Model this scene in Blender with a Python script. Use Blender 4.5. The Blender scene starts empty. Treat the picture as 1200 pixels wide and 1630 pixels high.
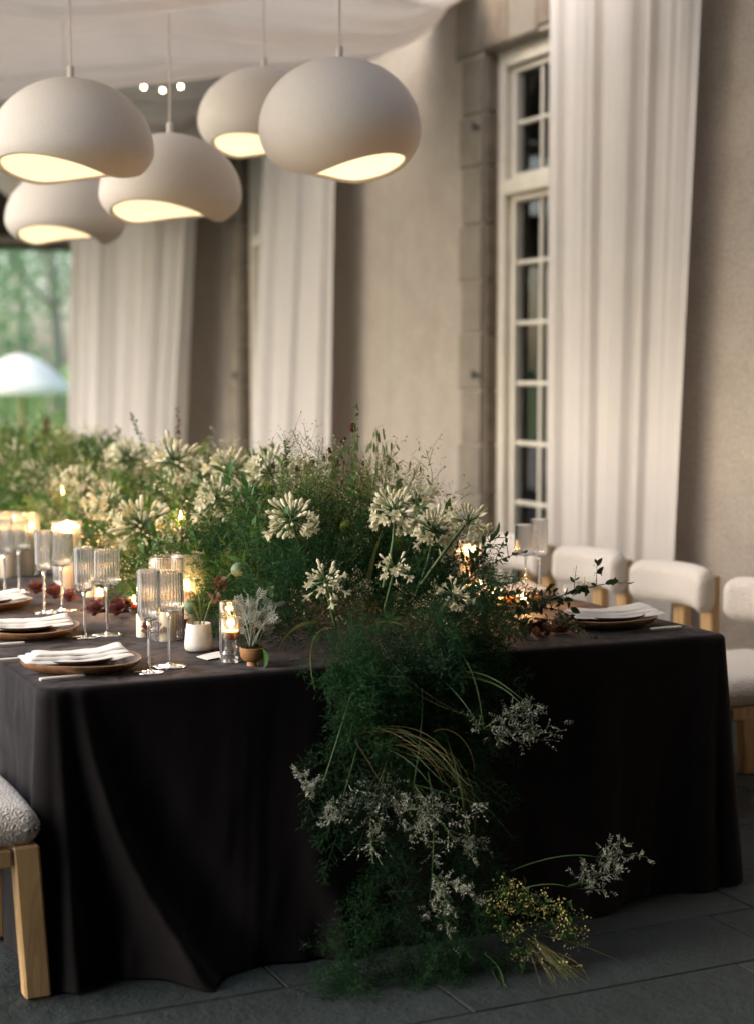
import bpy, math, random
import numpy as np
from mathutils import Matrix, Vector
R = math.radians
rng = np.random.default_rng(7)
random.seed(7)
sc = bpy.context.scene
col = sc.collection

# ------------------------------------------------------------------ camera, sky, sun, exposure
CAM_H, YAW, PITCH, FPX = 1.54, R(25.0), math.atan(215 / 2574.0), 2574.0
cam = bpy.data.cameras.new('camera'); camo = bpy.data.objects.new('camera', cam); col.objects.link(camo)
camo.location = (0, 0, CAM_H)
camo.rotation_euler = (R(90) - PITCH, 0, -YAW)
cam.sensor_fit = 'HORIZONTAL'; cam.sensor_width = 36; cam.lens = 36 * FPX / 1200
cam.clip_start = 0.05; cam.clip_end = 600
cam.dof.use_dof = True; cam.dof.focus_distance = 4.55; cam.dof.aperture_fstop = 2.3
sc.camera = camo
SUN_EL, SUN_AZ = R(30), R(-80)           # azimuth from +Y towards -X: the open garden side, a little ahead
w = bpy.data.worlds.new('World'); sc.world = w; w.use_nodes = True
wn = w.node_tree.nodes; wl = w.node_tree.links
bgn = wn['Background']; sky = wn.new('ShaderNodeTexSky'); sky.sky_type = 'NISHITA'; sky.sun_disc = False
sky.sun_elevation = SUN_EL; sky.sun_rotation = SUN_AZ; sky.air_density = 1.0; sky.dust_density = 3.0; sky.ozone_density = 1.0
wl.new(sky.outputs[0], bgn.inputs[0]); bgn.inputs[1].default_value = 0.11
sl = bpy.data.lights.new('sun', 'SUN'); slo = bpy.data.objects.new('sun', sl); col.objects.link(slo)
sl.energy = 1.5; sl.angle = R(100); sl.color = (1, 0.975, 0.95)
sdir = Vector((math.sin(SUN_AZ) * math.cos(SUN_EL), math.cos(SUN_AZ) * math.cos(SUN_EL), math.sin(SUN_EL)))
slo.rotation_euler = sdir.to_track_quat('Z', 'Y').to_euler(); slo.location = (-6, 6, 8)
sc.view_settings.view_transform = 'Standard'; sc.view_settings.look = 'None'
sc.view_settings.exposure = 1.75; sc.view_settings.gamma = 1.0
sc.cycles.max_bounces = 10; sc.cycles.transparent_max_bounces = 24; sc.cycles.diffuse_bounces = 4
sc.cycles.sample_clamp_indirect = 4.0; sc.cycles.caustics_reflective = False; sc.cycles.caustics_refractive = False
sc.cycles.use_denoising = True

# ------------------------------------------------------------------ measuring: photograph pixel -> point on a known plane
_F = np.array([math.sin(YAW) * math.cos(PITCH), math.cos(YAW) * math.cos(PITCH), -math.sin(PITCH)])
_R = np.array([math.cos(YAW), -math.sin(YAW), 0.0]); _U = np.cross(_R, _F); _C = np.array([0, 0, CAM_H])
def at(x, y, X=None, Y=None, Z=None, D=None):
    d = _F * FPX + _R * (x - 600) + _U * (815 - y)
    if X is not None: t = X / d[0]
    elif Y is not None: t = Y / d[1]
    elif Z is not None: t = (Z - CAM_H) / d[2]
    else: t = D / FPX
    return _C + d * t

# ------------------------------------------------------------------ mesh helpers (numpy, triangles)
class Geo:
    def __init__(s): s.V = []; s.F = []; s.M = []; s.n = 0
    def add(s, V, F, m=0):
        V = np.asarray(V, float).reshape(-1, 3); F = np.asarray(F, np.int64).reshape(-1, 3)
        s.V.append(V); s.F.append(F + s.n); s.M.append(np.full(len(F), m, np.int32)); s.n += len(V); return s
    def arr(s): return np.concatenate(s.V), np.concatenate(s.F), np.concatenate(s.M)
def quads(Q):
    Q = np.asarray(Q, np.int64).reshape(-1, 4); return np.concatenate([Q[:, [0, 1, 2]], Q[:, [0, 2, 3]]])
def grid_faces(nu, nv, wrap=False):
    a = np.arange(nu - (0 if wrap else 1))[:, None]; b = np.arange(nv - 1)[None, :]
    a2 = (a + 1) % nu
    return quads(np.stack([a * nv + b, a2 * nv + b, a2 * nv + b + 1, a * nv + b + 1], -1).reshape(-1, 4))
def unit(v): v = np.asarray(v, float); return v / (np.linalg.norm(v, axis=-1, keepdims=True) + 1e-12)
def tube(pts, r, n=8, cap=True):
    pts = np.asarray(pts, float); k = len(pts); r = np.broadcast_to(np.asarray(r, float), (k,))
    t = unit(np.gradient(pts, axis=0)); up = np.array([0, 0, 1.0])
    if abs(t[0] @ up) > 0.9: up = np.array([1.0, 0, 0])
    a = unit(np.cross(t, up)); b = np.cross(t, a)
    ph = np.linspace(0, 2 * np.pi, n, endpoint=False)
    V = pts[:, None] + r[:, None, None] * (np.cos(ph)[None, :, None] * a[:, None] + np.sin(ph)[None, :, None] * b[:, None])
    V = V.transpose(1, 0, 2).reshape(-1, 3); F = grid_faces(n, k, True)[:, ::-1]
    if cap:
        c0, c1 = len(V), len(V) + 1; V = np.concatenate([V, pts[:1], pts[-1:]])
        i = np.arange(n); j = (i + 1) % n
        F = np.concatenate([F, np.stack([np.full(n, c0), i * k, j * k], 1), np.stack([np.full(n, c1), j * k + k - 1, i * k + k - 1], 1)])
    return V, F
def lathe(prof, n=32, rib=0, amp=0.0, lo=None, hi=None, c=(0, 0, 0)):
    prof = np.asarray(prof, float); k = len(prof); ph = np.linspace(0, 2 * np.pi, n, endpoint=False)
    rr = prof[:, 0][None, :].repeat(n, 0)
    if rib:
        m = ((prof[:, 1] >= lo) & (prof[:, 1] <= hi)).astype(float)
        rr = rr * (1 + amp * (np.abs(np.sin(ph * rib / 2)) - .5)[:, None] * m[None])
    V = np.stack([rr * np.cos(ph)[:, None], rr * np.sin(ph)[:, None], np.broadcast_to(prof[:, 1], (n, k))], -1).reshape(-1, 3)
    return V + np.asarray(c), grid_faces(n, k, True)
def box(c, s, ch=0.0, rz=0.0, taper=None):
    """chamfered box: centre, full size"""
    h = np.asarray(s, float) / 2; ch = min(ch, h.min() * .8)
    V = []
    for sx in (-1, 1):
        for sy in (-1, 1):
            for sz in (-1, 1):
                sg = np.array([sx, sy, sz])
                for ax in range(3):
                    p = sg * (h - ch); p[ax] = sg[ax] * h[ax]; V.append(p)
    V = np.array(V); idx = lambda sx, sy, sz, ax: (((sx > 0) * 4 + (sy > 0) * 2 + (sz > 0)) * 3 + ax)
    F = []
    for ax in range(3):
        o = [a for a in range(3) if a != ax]
        for s in (-1, 1):
            q = []
            for a, b in ((-1, -1), (1, -1), (1, 1), (-1, 1)):
                sg = [0, 0, 0]; sg[ax] = s; sg[o[0]] = a; sg[o[1]] = b; q.append(idx(*sg, ax))
            F.append(q)
    for ax in range(3):
        o = [a for a in range(3) if a != ax]
        for a in (-1, 1):
            for b in (-1, 1):
                s0 = [0, 0, 0]; s0[o[0]] = a; s0[o[1]] = b; s1 = list(s0); s0[ax] = -1; s1[ax] = 1
                F.append([idx(*s0, o[0]), idx(*s1, o[0]), idx(*s1, o[1]), idx(*s0, o[1])])
    T = quads(F)
    T = np.concatenate([T, [[idx(a, b, c_, 0), idx(a, b, c_, 1), idx(a, b, c_, 2)] for a in (-1, 1) for b in (-1, 1) for c_ in (-1, 1)]])
    # orient outward
    cen = V[T].mean(1); nn = np.cross(V[T[:, 1]] - V[T[:, 0]], V[T[:, 2]] - V[T[:, 0]])
    fl = (cen * nn).sum(1) < 0; T[fl] = T[fl][:, ::-1]
    if rz: V = V @ np.array([[math.cos(rz), math.sin(rz), 0], [-math.sin(rz), math.cos(rz), 0], [0, 0, 1]])
    return V + np.asarray(c, float), T
def rbox(s, r, n=12):
    """cushion: box with rounded edges, welded"""
    h = np.asarray(s, float) / 2; r = min(r, h.min() * .999); t = np.linspace(-1, 1, n); A, B = np.meshgrid(t, t, indexing='ij')
    V = []; F = []; k = 0
    for ax in range(3):
        for sg in (-1, 1):
            P = np.zeros((n, n, 3)); o = [a for a in range(3) if a != ax]
            P[..., ax] = sg * h[ax]
            # sample denser near the edges
            P[..., o[0]] = np.sin(A * np.pi / 2) * h[o[0]]; P[..., o[1]] = np.sin(B * np.pi / 2) * h[o[1]]
            f = grid_faces(n, n)
            if (sg > 0) == (ax == 1): f = f[:, ::-1]
            V.append(P.reshape(-1, 3)); F.append(f + k); k += n * n
    V = np.concatenate(V); F = np.concatenate(F)
    q = np.clip(V, -(h - r), h - r); V = q + r * unit(V - q)
    u, inv = np.unique(np.round(V, 6), axis=0, return_inverse=True)
    F = inv.reshape(-1)[F]; F = F[(F[:, 0] != F[:, 1]) & (F[:, 1] != F[:, 2]) & (F[:, 0] != F[:, 2])]
    return u, F
def ball(c, r, n=10, m=7, s=(1, 1, 1)):
    th = np.linspace(0, np.pi, m); V, F = lathe(np.stack([np.sin(th) * r, -np.cos(th) * r], 1), n)
    return V * np.asarray(s) + np.asarray(c), F
def basis(d, roll=None):
    d = unit(np.atleast_2d(d)); up = np.where(np.abs(d[:, 2:3]) > .95, [[1.0, 0, 0]], [[0, 0, 1.0]])
    x = unit(np.cross(up, d)); y = np.cross(d, x)
    if roll is not None:
        c, s = np.cos(roll)[:, None], np.sin(roll)[:, None]; x, y = x * c + y * s, y * c - x * s
    return np.stack([x, y, d], -1)                      # columns
def scatter(g, T, pos, d, scale, roll=None, m=None):
    """place template(s) T=(V,F,M) at pos along directions d"""
    n = len(pos)
    if roll is None: roll = rng.uniform(0, 6.283, n)
    B = basis(d, roll); scale = np.broadcast_to(scale, (n,))
    V = np.einsum('nij,kj->nki', B, T[0]) * scale[:, None, None] + np.asarray(pos)[:, None]
    k = len(T[0]); F = T[1][None] + (np.arange(n) * k)[:, None, None]
    M = np.tile(T[2] if m is None else np.full(len(T[1]), m), n)
    g.V.append(V.reshape(-1, 3)); g.F.append(F.reshape(-1, 3) + g.n); g.M.append(M.astype(np.int32)); g.n += n * k
def ribbon(pts, wd, side=None):
    pts = np.asarray(pts, float); k = len(pts); t = unit(np.gradient(pts, axis=0))
    if side is None: side = rng.normal(size=3)
    s = unit(np.cross(t, side)); wd = np.broadcast_to(wd, (k,))[:, None]
    V = np.stack([pts - s * wd / 2, pts + s * wd / 2], 1).reshape(-1, 3)
    i = np.arange(k - 1) * 2
    return V, quads(np.stack([i, i + 1, i + 3, i + 2], 1))
def arc(p0, p1, sag, n=10, up=(0, 0, 1)):
    t = np.linspace(0, 1, n)[:, None]; return np.asarray(p0) * (1 - t) + np.asarray(p1) * t + np.asarray(up, float) * (4 * t * (1 - t) * sag)
def bez(p, n=12):
    p = [np.asarray(q, float) for q in p]; t = np.linspace(0, 1, n)[:, None]
    if len(p) == 3: return (1 - t)**2 * p[0] + 2 * t * (1 - t) * p[1] + t * t * p[2]
    return (1 - t)**3 * p[0] + 3 * t * (1 - t)**2 * p[1] + 3 * t * t * (1 - t) * p[2] + t**3 * p[3]
def leafT(L=1.0, W=.35, k=5, curl=.1, fold=.12, peak=.45):
    t = np.linspace(0, 1, k); wd = W * np.sin(np.pi * np.clip(t, 0, 1)**(math.log(.5) / math.log(peak)))**.8 / 2
    z = t * L; y = -curl * L * t * t
    V = np.concatenate([np.stack([-wd * L, y + fold * wd * L, z], 1), np.stack([0 * t, y, z], 1), np.stack([wd * L, y + fold * wd * L, z], 1)])
    i = np.arange(k - 1)
    F = quads(np.concatenate([np.stack([i, i + k, i + k + 1, i + 1], 1), np.stack([i + k, i + 2 * k, i + 2 * k + 1, i + k + 1], 1)]))
    return V, F, np.zeros(len(F), int)
def noise1(x, seed, oct=4):
    r = np.random.default_rng(seed); o = np.zeros_like(x)
    for i in range(oct):
        f = 2.0**i; o += np.sin(x * f + r.uniform(0, 6.28)) / (1.6**i) + .5 * np.sin(x * f * 1.7 + r.uniform(0, 6.28)) / (1.6**i)
    return o / 2

# ------------------------------------------------------------------ objects
def mesh(name, g, mats, smooth=True, angle=50):
    V, F, M = g.arr() if isinstance(g, Geo) else (np.asarray(g[0], float), np.asarray(g[1]), np.zeros(len(g[1]), np.int32))
    me = bpy.data.meshes.new(name)
    me.vertices.add(len(V)); me.vertices.foreach_set('co', V.astype(np.float32).ravel())
    me.loops.add(len(F) * 3); me.loops.foreach_set('vertex_index', F.astype(np.int32).ravel())
    me.polygons.add(len(F)); me.polygons.foreach_set('loop_start', np.arange(0, len(F) * 3, 3, dtype=np.int32))
    me.polygons.foreach_set('material_index', M.astype(np.int32))
    me.polygons.foreach_set('use_smooth', np.full(len(F), bool(smooth)))
    me.update(calc_edges=True)
    if smooth and angle and len(F) < 60000: me.set_sharp_from_angle(angle=R(angle))
    for m in (mats if isinstance(mats, (list, tuple)) else [mats]): me.materials.append(m)
    return me
def link(name, data, parent=None, loc=(0, 0, 0)):
    o = bpy.data.objects.new(name, data); col.objects.link(o); o.location = Vector(loc)
    if parent is not None: o.parent = parent
    return o
def tag(o, label=None, cat=None, group=None, kind=None):
    if label: o['label'] = label
    if cat: o['category'] = cat
    if group: o['group'] = group
    if kind: o['kind'] = kind
    return o
def thing(name, label, cat, loc=(0, 0, 0), rz=0.0, group=None, kind=None):
    e = link(name, None, None, loc); e.rotation_euler = (0, 0, rz); e.empty_display_size = .05
    return tag(e, label, cat, group, kind)
def part(name, g, mats, parent, off=None, smooth=True, angle=50):
    """off: world offset of the parent when the shape was built in world coordinates"""
    if off is not None:
        if isinstance(g, Geo): g.V = [v - np.asarray(off, float) for v in g.V]
        else: g = (np.asarray(g[0]) - np.asarray(off, float), g[1])
    return link(name, mesh(name, g, mats, smooth, angle), parent)
def solo(name, g, mats, label, cat, base, group=None, kind=None, smooth=True, angle=50):
    """a thing that is one mesh, built in world coordinates, its origin at base"""
    base = np.asarray(base, float)
    if isinstance(g, Geo): g.V = [v - base for v in g.V]
    else: g = (np.asarray(g[0]) - base, g[1])
    return tag(link(name, mesh(name, g, mats, smooth, angle), None, base), label, cat, group, kind)
def G(*vf):
    g = Geo()
    for a in vf: g.add(*a)
    return g

# ------------------------------------------------------------------ materials
class Mat:
    def __init__(s, name):
        s.m = bpy.data.materials.new(name); s.m.use_nodes = True; s.t = s.m.node_tree; s.b = s.t.nodes['Principled BSDF']
        s.out = s.t.nodes['Material Output']
    def n(s, typ, **k):
        nd = s.t.nodes.new('ShaderNode' + typ)
        for a, v in k.items(): setattr(nd, a, v)
        return nd
    def l(s, a, b): s.t.links.new(a, b)
    def set(s, **k):
        for a, v in k.items():
            nm = a.replace('_', ' ')
            for i in s.b.inputs:
                if i.name.lower() == nm.lower(): i.default_value = v if not (isinstance(v, tuple) and len(v) == 3 and i.type == 'RGBA') else (*v, 1)
        return s
    def coords(s): return s.n('TexCoord').outputs['Object']
    def noise(s, scale, detail=4, rough=.6, vec=None, dist=0.0, stretch=None):
        nz = s.n('TexNoise'); nz.inputs['Scale'].default_value = scale; nz.inputs['Detail'].default_value = detail
        nz.inputs['Roughness'].default_value = rough; nz.inputs['Distortion'].default_value = dist
        v = vec or s.coords()
        if stretch:
            mp = s.n('Mapping'); mp.inputs['Scale'].default_value = stretch; s.l(v, mp.inputs[0]); v = mp.outputs[0]
        s.l(v, nz.inputs['Vector']); return nz.outputs['Fac']
    def ramp(s, fac, stops):
        r = s.n('ValToRGB'); e = r.color_ramp.elements
        while len(e) < len(stops): e.new(.5)
        for i, (p, c) in enumerate(stops): e[i].position = p; e[i].color = (*c, 1) if len(c) == 3 else c
        s.l(fac, r.inputs[0]); return r.outputs[0]
    def mix(s, fac, a, b, mode='MIX'):
        m = s.n('Mix', data_type='RGBA', blend_type=mode)
        if isinstance(fac, (int, float)): m.inputs[0].default_value = fac
        else: s.l(fac, m.inputs[0])
        for v, i in ((a, 6), (b, 7)):
            if isinstance(v, tuple): m.inputs[i].default_value = (*v, 1)
            else: s.l(v, m.inputs[i])
        return m.outputs[2]
    def bump(s, h, strength=.3, dist=.01):
        b = s.n('Bump'); b.inputs['Strength'].default_value = strength; b.inputs['Distance'].default_value = dist
        s.l(h, b.inputs['Height']); s.l(b.outputs[0], s.b.inputs['Normal']); return b
    def color(s, c): s.l(c, s.b.inputs['Base Color']); return s

def simple(name, c, rough=.6, var=.15, scale=30, bump=0, **k):
    m = Mat(name); a = tuple(x * (1 - var) for x in c); b = tuple(min(1, x * (1 + var)) for x in c)
    nz = m.noise(scale); m.color(m.ramp(nz, [(.3, a), (.7, b)])); m.set(roughness=rough, **k)
    if bump: m.bump(m.noise(scale * 4), bump, .004)
    return m.m
def foliage(name, cols, rough=.55, trans=.25, tint=None, spec=.2):
    """leaf colours vary from leaf to leaf (per mesh island)"""
    m = Mat(name); g = m.n('NewGeometry')
    c = m.ramp(g.outputs['Random Per Island'], [(i / (len(cols) - 1), x) for i, x in enumerate(cols)])
    m.color(c); m.set(roughness=rough, specular_ior_level=spec)
    tr = m.n('BsdfTranslucent'); m.l(m.mix(.5, c, tint or (.25, .35, .06), 'MIX'), tr.inputs[0])
    ms = m.n('MixShader'); ms.inputs[0].default_value = trans
    m.l(m.b.outputs[0], ms.inputs[1]); m.l(tr.outputs[0], ms.inputs[2]); m.l(ms.outputs[0], m.out.inputs[0])
    return m.m
def fabric(name, c, trans=0.25, scale=500, var=.04, bump=.1):
    m = Mat(name); nz = m.noise(6, 3); cc = m.ramp(nz, [(.3, tuple(x * (1 - var) for x in c)), (.7, c)]); m.color(cc)
    m.set(roughness=.9, sheen_weight=.15); m.bump(m.noise(scale, 2), bump, .002)
    if trans:
        tr = m.n('BsdfTranslucent'); m.l(cc, tr.inputs[0]); ms = m.n('MixShader'); ms.inputs[0].default_value = trans
        m.l(m.b.outputs[0], ms.inputs[1]); m.l(tr.outputs[0], ms.inputs[2]); m.l(ms.outputs[0], m.out.inputs[0])
    return m.m
def emit(name, c, s):
    m = Mat(name); m.set(base_color=c); m.b.inputs['Emission Color'].default_value = (*c, 1); m.b.inputs['Emission Strength'].default_value = s
    return m.m
def thin_glass(name, tint=(.97, .96, .95), rough=.03, boost=1.0, ior=1.45, base=.01, veil=0.0):
    m = Mat(name); t = m.t; tr = m.n('BsdfTransparent'); tr.inputs[0].default_value = (*tint, 1)
    gl = m.n('BsdfGlossy'); gl.inputs['Roughness'].default_value = rough; gl.inputs[0].default_value = (1, 1, 1, 1)
    fr = m.n('Fresnel'); fr.inputs[0].default_value = ior
    mu = m.n('Math', operation='MULTIPLY_ADD', use_clamp=True); mu.inputs[1].default_value = boost; mu.inputs[2].default_value = base; m.l(fr.outputs[0], mu.inputs[0])
    ms = m.n('MixShader'); m.l(mu.outputs[0], ms.inputs[0]); m.l(tr.outputs[0], ms.inputs[1]); m.l(gl.outputs[0], ms.inputs[2])
    if veil:                                  # white diffuse share mixed in as a painted haze on the glass
        tl = m.n('BsdfTranslucent'); tl.inputs[0].default_value = (.95, .92, .88, 1); df = m.n('BsdfDiffuse'); df.inputs[0].default_value = (.95, .92, .88, 1); ad = m.n('MixShader'); ad.inputs[0].default_value = .5; m.l(tl.outputs[0], ad.inputs[1]); m.l(df.outputs[0], ad.inputs[2])
        m2 = m.n('MixShader'); m2.inputs[0].default_value = veil; m.l(ms.outputs[0], m2.inputs[1]); m.l(ad.outputs[0], m2.inputs[2]); ms = m2
    m.l(ms.outputs[0], m.out.inputs[0]); return m.m
def wood(name, a, b, scale=6, axis=(9, 9, 1), rough=.5):
    m = Mat(name); nz = m.noise(scale, 5, .6, dist=1.2, stretch=axis); fine = m.noise(scale * 8, 3, .6, stretch=axis)
    c = m.mix(.35, m.ramp(nz, [(.3, a), (.5, b), (.56, tuple(x * .8 for x in a)), (.75, b)]), m.ramp(fine, [(.3, a), (.7, b)]))
    m.color(c); m.set(roughness=rough); m.bump(fine, .15, .002); return m.m

# wall render: warm grey-beige roughcast with stains
_m = Mat('roughcast'); big = _m.noise(.9, 6, .65); mid = _m.noise(5, 6, .7); fin = _m.noise(60, 4, .7)
c = _m.ramp(big, [(.3, (.32, .27, .225)), (.55, (.41, .355, .30)), (.75, (.47, .415, .36))])
c = _m.mix(.45, c, _m.ramp(mid, [(.3, (.28, .225, .17)), (.65, (.50, .43, .35))]))
c = _m.mix(.4, c, _m.ramp(fin, [(.35, (.22, .19, .155)), (.6, (.54, .48, .415))]))
st = _m.noise(1.0, 5, .7, stretch=(1, 2.6, .16)); c = _m.mix(_m.ramp(st, [(.60, (0, 0, 0)), (.72, (.55, .55, .55))]), c, (.27, .29, .245))
pit = _m.noise(26, 3, .6); c = _m.mix(_m.ramp(pit, [(.70, (0, 0, 0)), (.76, (.6, .6, .6))]), c, (.17, .15, .12))
_m.color(c); _m.set(roughness=.95); _m.bump(fin, .8, .014); M_wall = _m.m
_m = Mat('sandstone'); c = _m.ramp(_m.noise(4, 6, .65), [(.3, (.16, .135, .105)), (.7, (.27, .235, .185))])
_m.color(_m.mix(.3, c, _m.ramp(_m.noise(70, 3), [(.3, (.12, .10, .08)), (.7, (.32, .275, .22))]))); _m.set(roughness=.92); _m.bump(_m.noise(30, 5), .4, .01); M_stone = _m.m
M_stone2 = simple('brown_and_shaded_sandstone', (.16, .125, .09), .92, .3, 6, .3)  # brown lintel stones; on the reveals it stands in for shade
M_plinth = simple('plinth_stone', (.11, .105, .095), .9, .3, 8, .3)
M_mortar = simple('mortar', (.012, .014, .014), .95, .3, 30)
# slate paving: a few slab colours
M_slab = []
for i, cc in enumerate([(.019, .029, .031), (.024, .034, .035), (.016, .026, .029), (.029, .037, .038), (.021, .029, .029)]):
    _m = Mat('slate_%d' % i); a = _m.noise(3.0, 6, .65); b = _m.noise(45, 4, .6)
    q = _m.ramp(a, [(.3, tuple(x * .62 for x in cc)), (.7, tuple(x * 1.3 for x in cc))])
    _m.color(_m.mix(.35, q, _m.ramp(b, [(.3, tuple(x * .5 for x in cc)), (.7, tuple(x * 1.6 for x in cc))])))
    _m.set(roughness=.72); _m.bump(_m.noise(14, 6, .65), .8, .016); M_slab.append(_m.m)
M_white = simple('cream_paint', (.66, .61, .52), .5, .06, 10)
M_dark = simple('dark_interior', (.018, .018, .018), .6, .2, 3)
M_pane = thin_glass('window_glass', (.75, .78, .78), .02, 1.2)
M_iron = simple('black_iron', (.02, .02, .02), .5, .2, 40)
M_curtain = fabric('ivory_curtain', (.68, .635, .595), .2, 420)
M_drape = fabric('ceiling_gauze', (.72, .67, .62), .2, 300)
M_roof = wood('roof_timber', (.030, .022, .016), (.07, .05, .033), 2, (1, 9, 9), .8)
M_beam = wood('beam_timber', (.14, .09, .045), (.26, .17, .085), 2, (1, 9, 9), .7)
_m = Mat('lamp_plaster'); _m.color(_m.ramp(_m.noise(160, 3, .7), [(.3, (.56, .52, .48)), (.7, (.63, .59, .55))])); _m.set(roughness=.85); _m.bump(_m.noise(220, 3), .1, .002); M_shade = _m.m
M_inner = simple('lamp_inside', (.84, .80, .72), .7, .04, 8)
M_cord = simple('white_cord', (.62, .58, .55), .7, .05, 40)
M_bulb = emit('warm_bulb', (1, .82, .55), 5)
M_fairy = emit('fairy_bulb', (1, .78, .38), 16)
_m = Mat('charcoal_velvet'); nb = _m.noise(7, 6, .7, dist=1.5, stretch=(1.4, 1.4, .7)); nf = _m.noise(320, 2)
_m.color(_m.mix(.5, _m.ramp(nb, [(.35, (.0062, .0046, .0052)), (.65, (.0125, .009, .010))]), _m.ramp(nf, [(.3, (.0045, .0042, .005)), (.7, (.010, .009, .0105))])))
_m.set(roughness=.75, specular_ior_level=.15, sheen_roughness=.32)
_m.b.inputs['Sheen Tint'].default_value = (.62, .56, .62, 1)
_r = _m.ramp(nb, [(.35, (.05, .05, .05)), (.62, (.32, .32, .32))]); _m.l(_r, _m.b.inputs['Sheen Weight'])
_m.bump(_m.noise(60, 4), .15, .003); M_velvet = _m.m
_m = Mat('boucle'); vz = _m.n('TexVoronoi'); vz.inputs['Scale'].default_value = 160; _m.l(_m.coords(), vz.inputs['Vector'])
_m.color(_m.ramp(_m.noise(140, 3), [(.3, (.70, .65, .59)), (.7, (.80, .75, .69))])); _m.set(roughness=.95, sheen_weight=.3)
_m.bump(vz.outputs['Distance'], .8, .006); M_boucle = _m.m
M_oak = wood('oak', (.46, .29, .13), (.60, .40, .20), 3.0, (5, 5, .8), .45)
M_walnut = wood('walnut', (.16, .075, .035), (.30, .16, .08), 7, (1, 7, 7), .35)
M_plate = simple('dark_stoneware', (.05, .04, .035), .3, .4, 90)
M_linen = fabric('white_linen', (.80, .77, .72), .08, 700, .03, .15)
M_bone = simple('bone_handle', (.74, .71, .63), .35, .05, 20)
M_steel = simple('dark_steel', (.25, .24, .23), .25, .1, 50, 0, metallic=1.0)
M_glass = thin_glass('ribbed_glass', (.93, .91, .89), .08, 2.2, 1.45, .05, .09)
M_clear = thin_glass('clear_glass', (.95, .95, .94), .02, 2.0, 1.45, .04, .03)
_m = Mat('solid_glass'); gl = _m.n('BsdfGlass'); gl.inputs['IOR'].default_value = 1.45; gl.inputs['Roughness'].default_value = .02; _m.l(gl.outputs[0], _m.out.inputs[0]); M_solid = _m.m
_m = Mat('candle_wax'); _m.set(base_color=(.80, .72, .55), roughness=.45, subsurface_weight=.4, subsurface_scale=.02); _m.b.inputs['Subsurface Radius'].default_value = (1, .5, .25); M_wax = _m.m
M_flame = emit('candle_flame', (1, .66, .25), 9)
M_wick = simple('wick', (.02, .015, .01), .9)
M_taper = simple('dark_taper_wax', (.16, .05, .035), .5, .1)
M_ceram = simple('white_stoneware', (.62, .61, .58), .4, .1, 60)
M_terra = wood('turned_wood', (.34, .165, .065), (.43, .22, .095), 5, (1, 1, 8), .5)
M_moss = foliage('moss', [(.035, .045, .012), (.07, .08, .02), (.05, .05, .015)], .9, .1)
M_silver = foliage('silver_leaf', [(.30, .33, .29), (.45, .46, .40), (.37, .39, .35)], .8, .12, (.5, .55, .5))
M_stem = simple('green_stem', (.055, .11, .03), .5, .2, 40)
M_petal = foliage('ivory_petal', [(.60, .58, .41), (.74, .71, .57), (.66, .63, .48), (.52, .52, .33)], .6, .35, (.70, .72, .42))
M_fern = foliage('fern_green', [(.006, .028, .014), (.010, .046, .022), (.022, .066, .026), (.034, .066, .022), (.008, .036, .020)], .6, .22, (.06, .22, .06), .08)
M_fern_y = foliage('fern_olive', [(.045, .090, .024), (.075, .130, .03), (.125, .17, .042), (.055, .10, .032)], .55, .3, (.30, .38, .06))
M_lime = foliage('lime_green', [(.12, .20, .04), (.20, .28, .06), (.15, .22, .06)], .6, .3, (.4, .5, .06))
M_tan = foliage('dry_tan', [(.30, .25, .16), (.42, .37, .25), (.24, .20, .12), (.36, .33, .20)], .8, .2, (.4, .35, .2))
M_cream = foliage('cream_bits', [(.62, .58, .40), (.74, .70, .54), (.50, .48, .28)], .7, .25, (.6, .6, .3))
M_yellow = foliage('yellow_bits', [(.62, .52, .16), (.74, .66, .30), (.50, .46, .14)], .7, .2, (.6, .5, .1))
M_leaf = foliage('dark_leaf', [(.018, .040, .018), (.030, .060, .022), (.045, .075, .028)], .35, .15, (.12, .22, .04))
M_leaf2 = foliage('broad_leaf', [(.04, .10, .03), (.06, .14, .04)], .4, .2, (.15, .3, .05))
M_grass = foliage('grass_blade', [(.06, .10, .035), (.13, .15, .045), (.22, .19, .07), (.08, .13, .05)], .55, .25, (.25, .3, .08))
M_straw = foliage('straw_blade', [(.24, .19, .085), (.17, .145, .06), (.11, .11, .045)], .6, .2, (.3, .25, .1))
M_blade = foliage('green_blade', [(.035, .075, .035), (.05, .10, .05), (.07, .12, .05)], .5, .2, (.15, .25, .08))
M_oat = foliage('oat_green', [(.12, .17, .06), (.17, .22, .08), (.10, .15, .06)], .6, .25, (.3, .35, .1))
M_wine = foliage('burnet_red', [(.045, .010, .012), (.075, .018, .018)], .8, .05, (.1, .02, .02))
M_maroon = foliage('maroon_petal', [(.13, .05, .046), (.21, .095, .085), (.10, .035, .036)], .45, .2, (.4, .08, .06))
M_rust = foliage('rust_petal', [(.13, .05, .035), (.22, .095, .06)], .5, .1, (.3, .12, .06))
M_twig = simple('brown_twig', (.05, .035, .022), .8, .2, 60)
M_pod = simple('poppy_pod', (.10, .16, .09), .6, .2, 50)
M_pot_soil = simple('soil', (.02, .016, .012), 1, .3, 80)
M_dry = foliage('dried_petal', [(.10, .06, .042), (.17, .105, .075)], .8, .1, (.3, .15, .1))
M_paper = simple('white_paper', (.78, .75, .69), .8, .03, 20)
M_lawn = simple('lawn', (.15, .23, .06), .9, .35, 4)
M_bark = simple('bark', (.10, .075, .05), .9, .3, 8)
M_tree = foliage('tree_leaves', [(.12, .21, .13), (.16, .27, .16), (.20, .32, .18), (.14, .24, .15)], .6, .5, (.4, .6, .28))
M_hedge = foliage('hedge_leaves', [(.19, .29, .09), (.25, .35, .11), (.16, .25, .08)], .6, .5, (.5, .65, .2))
M_canvas = fabric('white_canvas', (.82, .80, .76), .2, 200)
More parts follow.
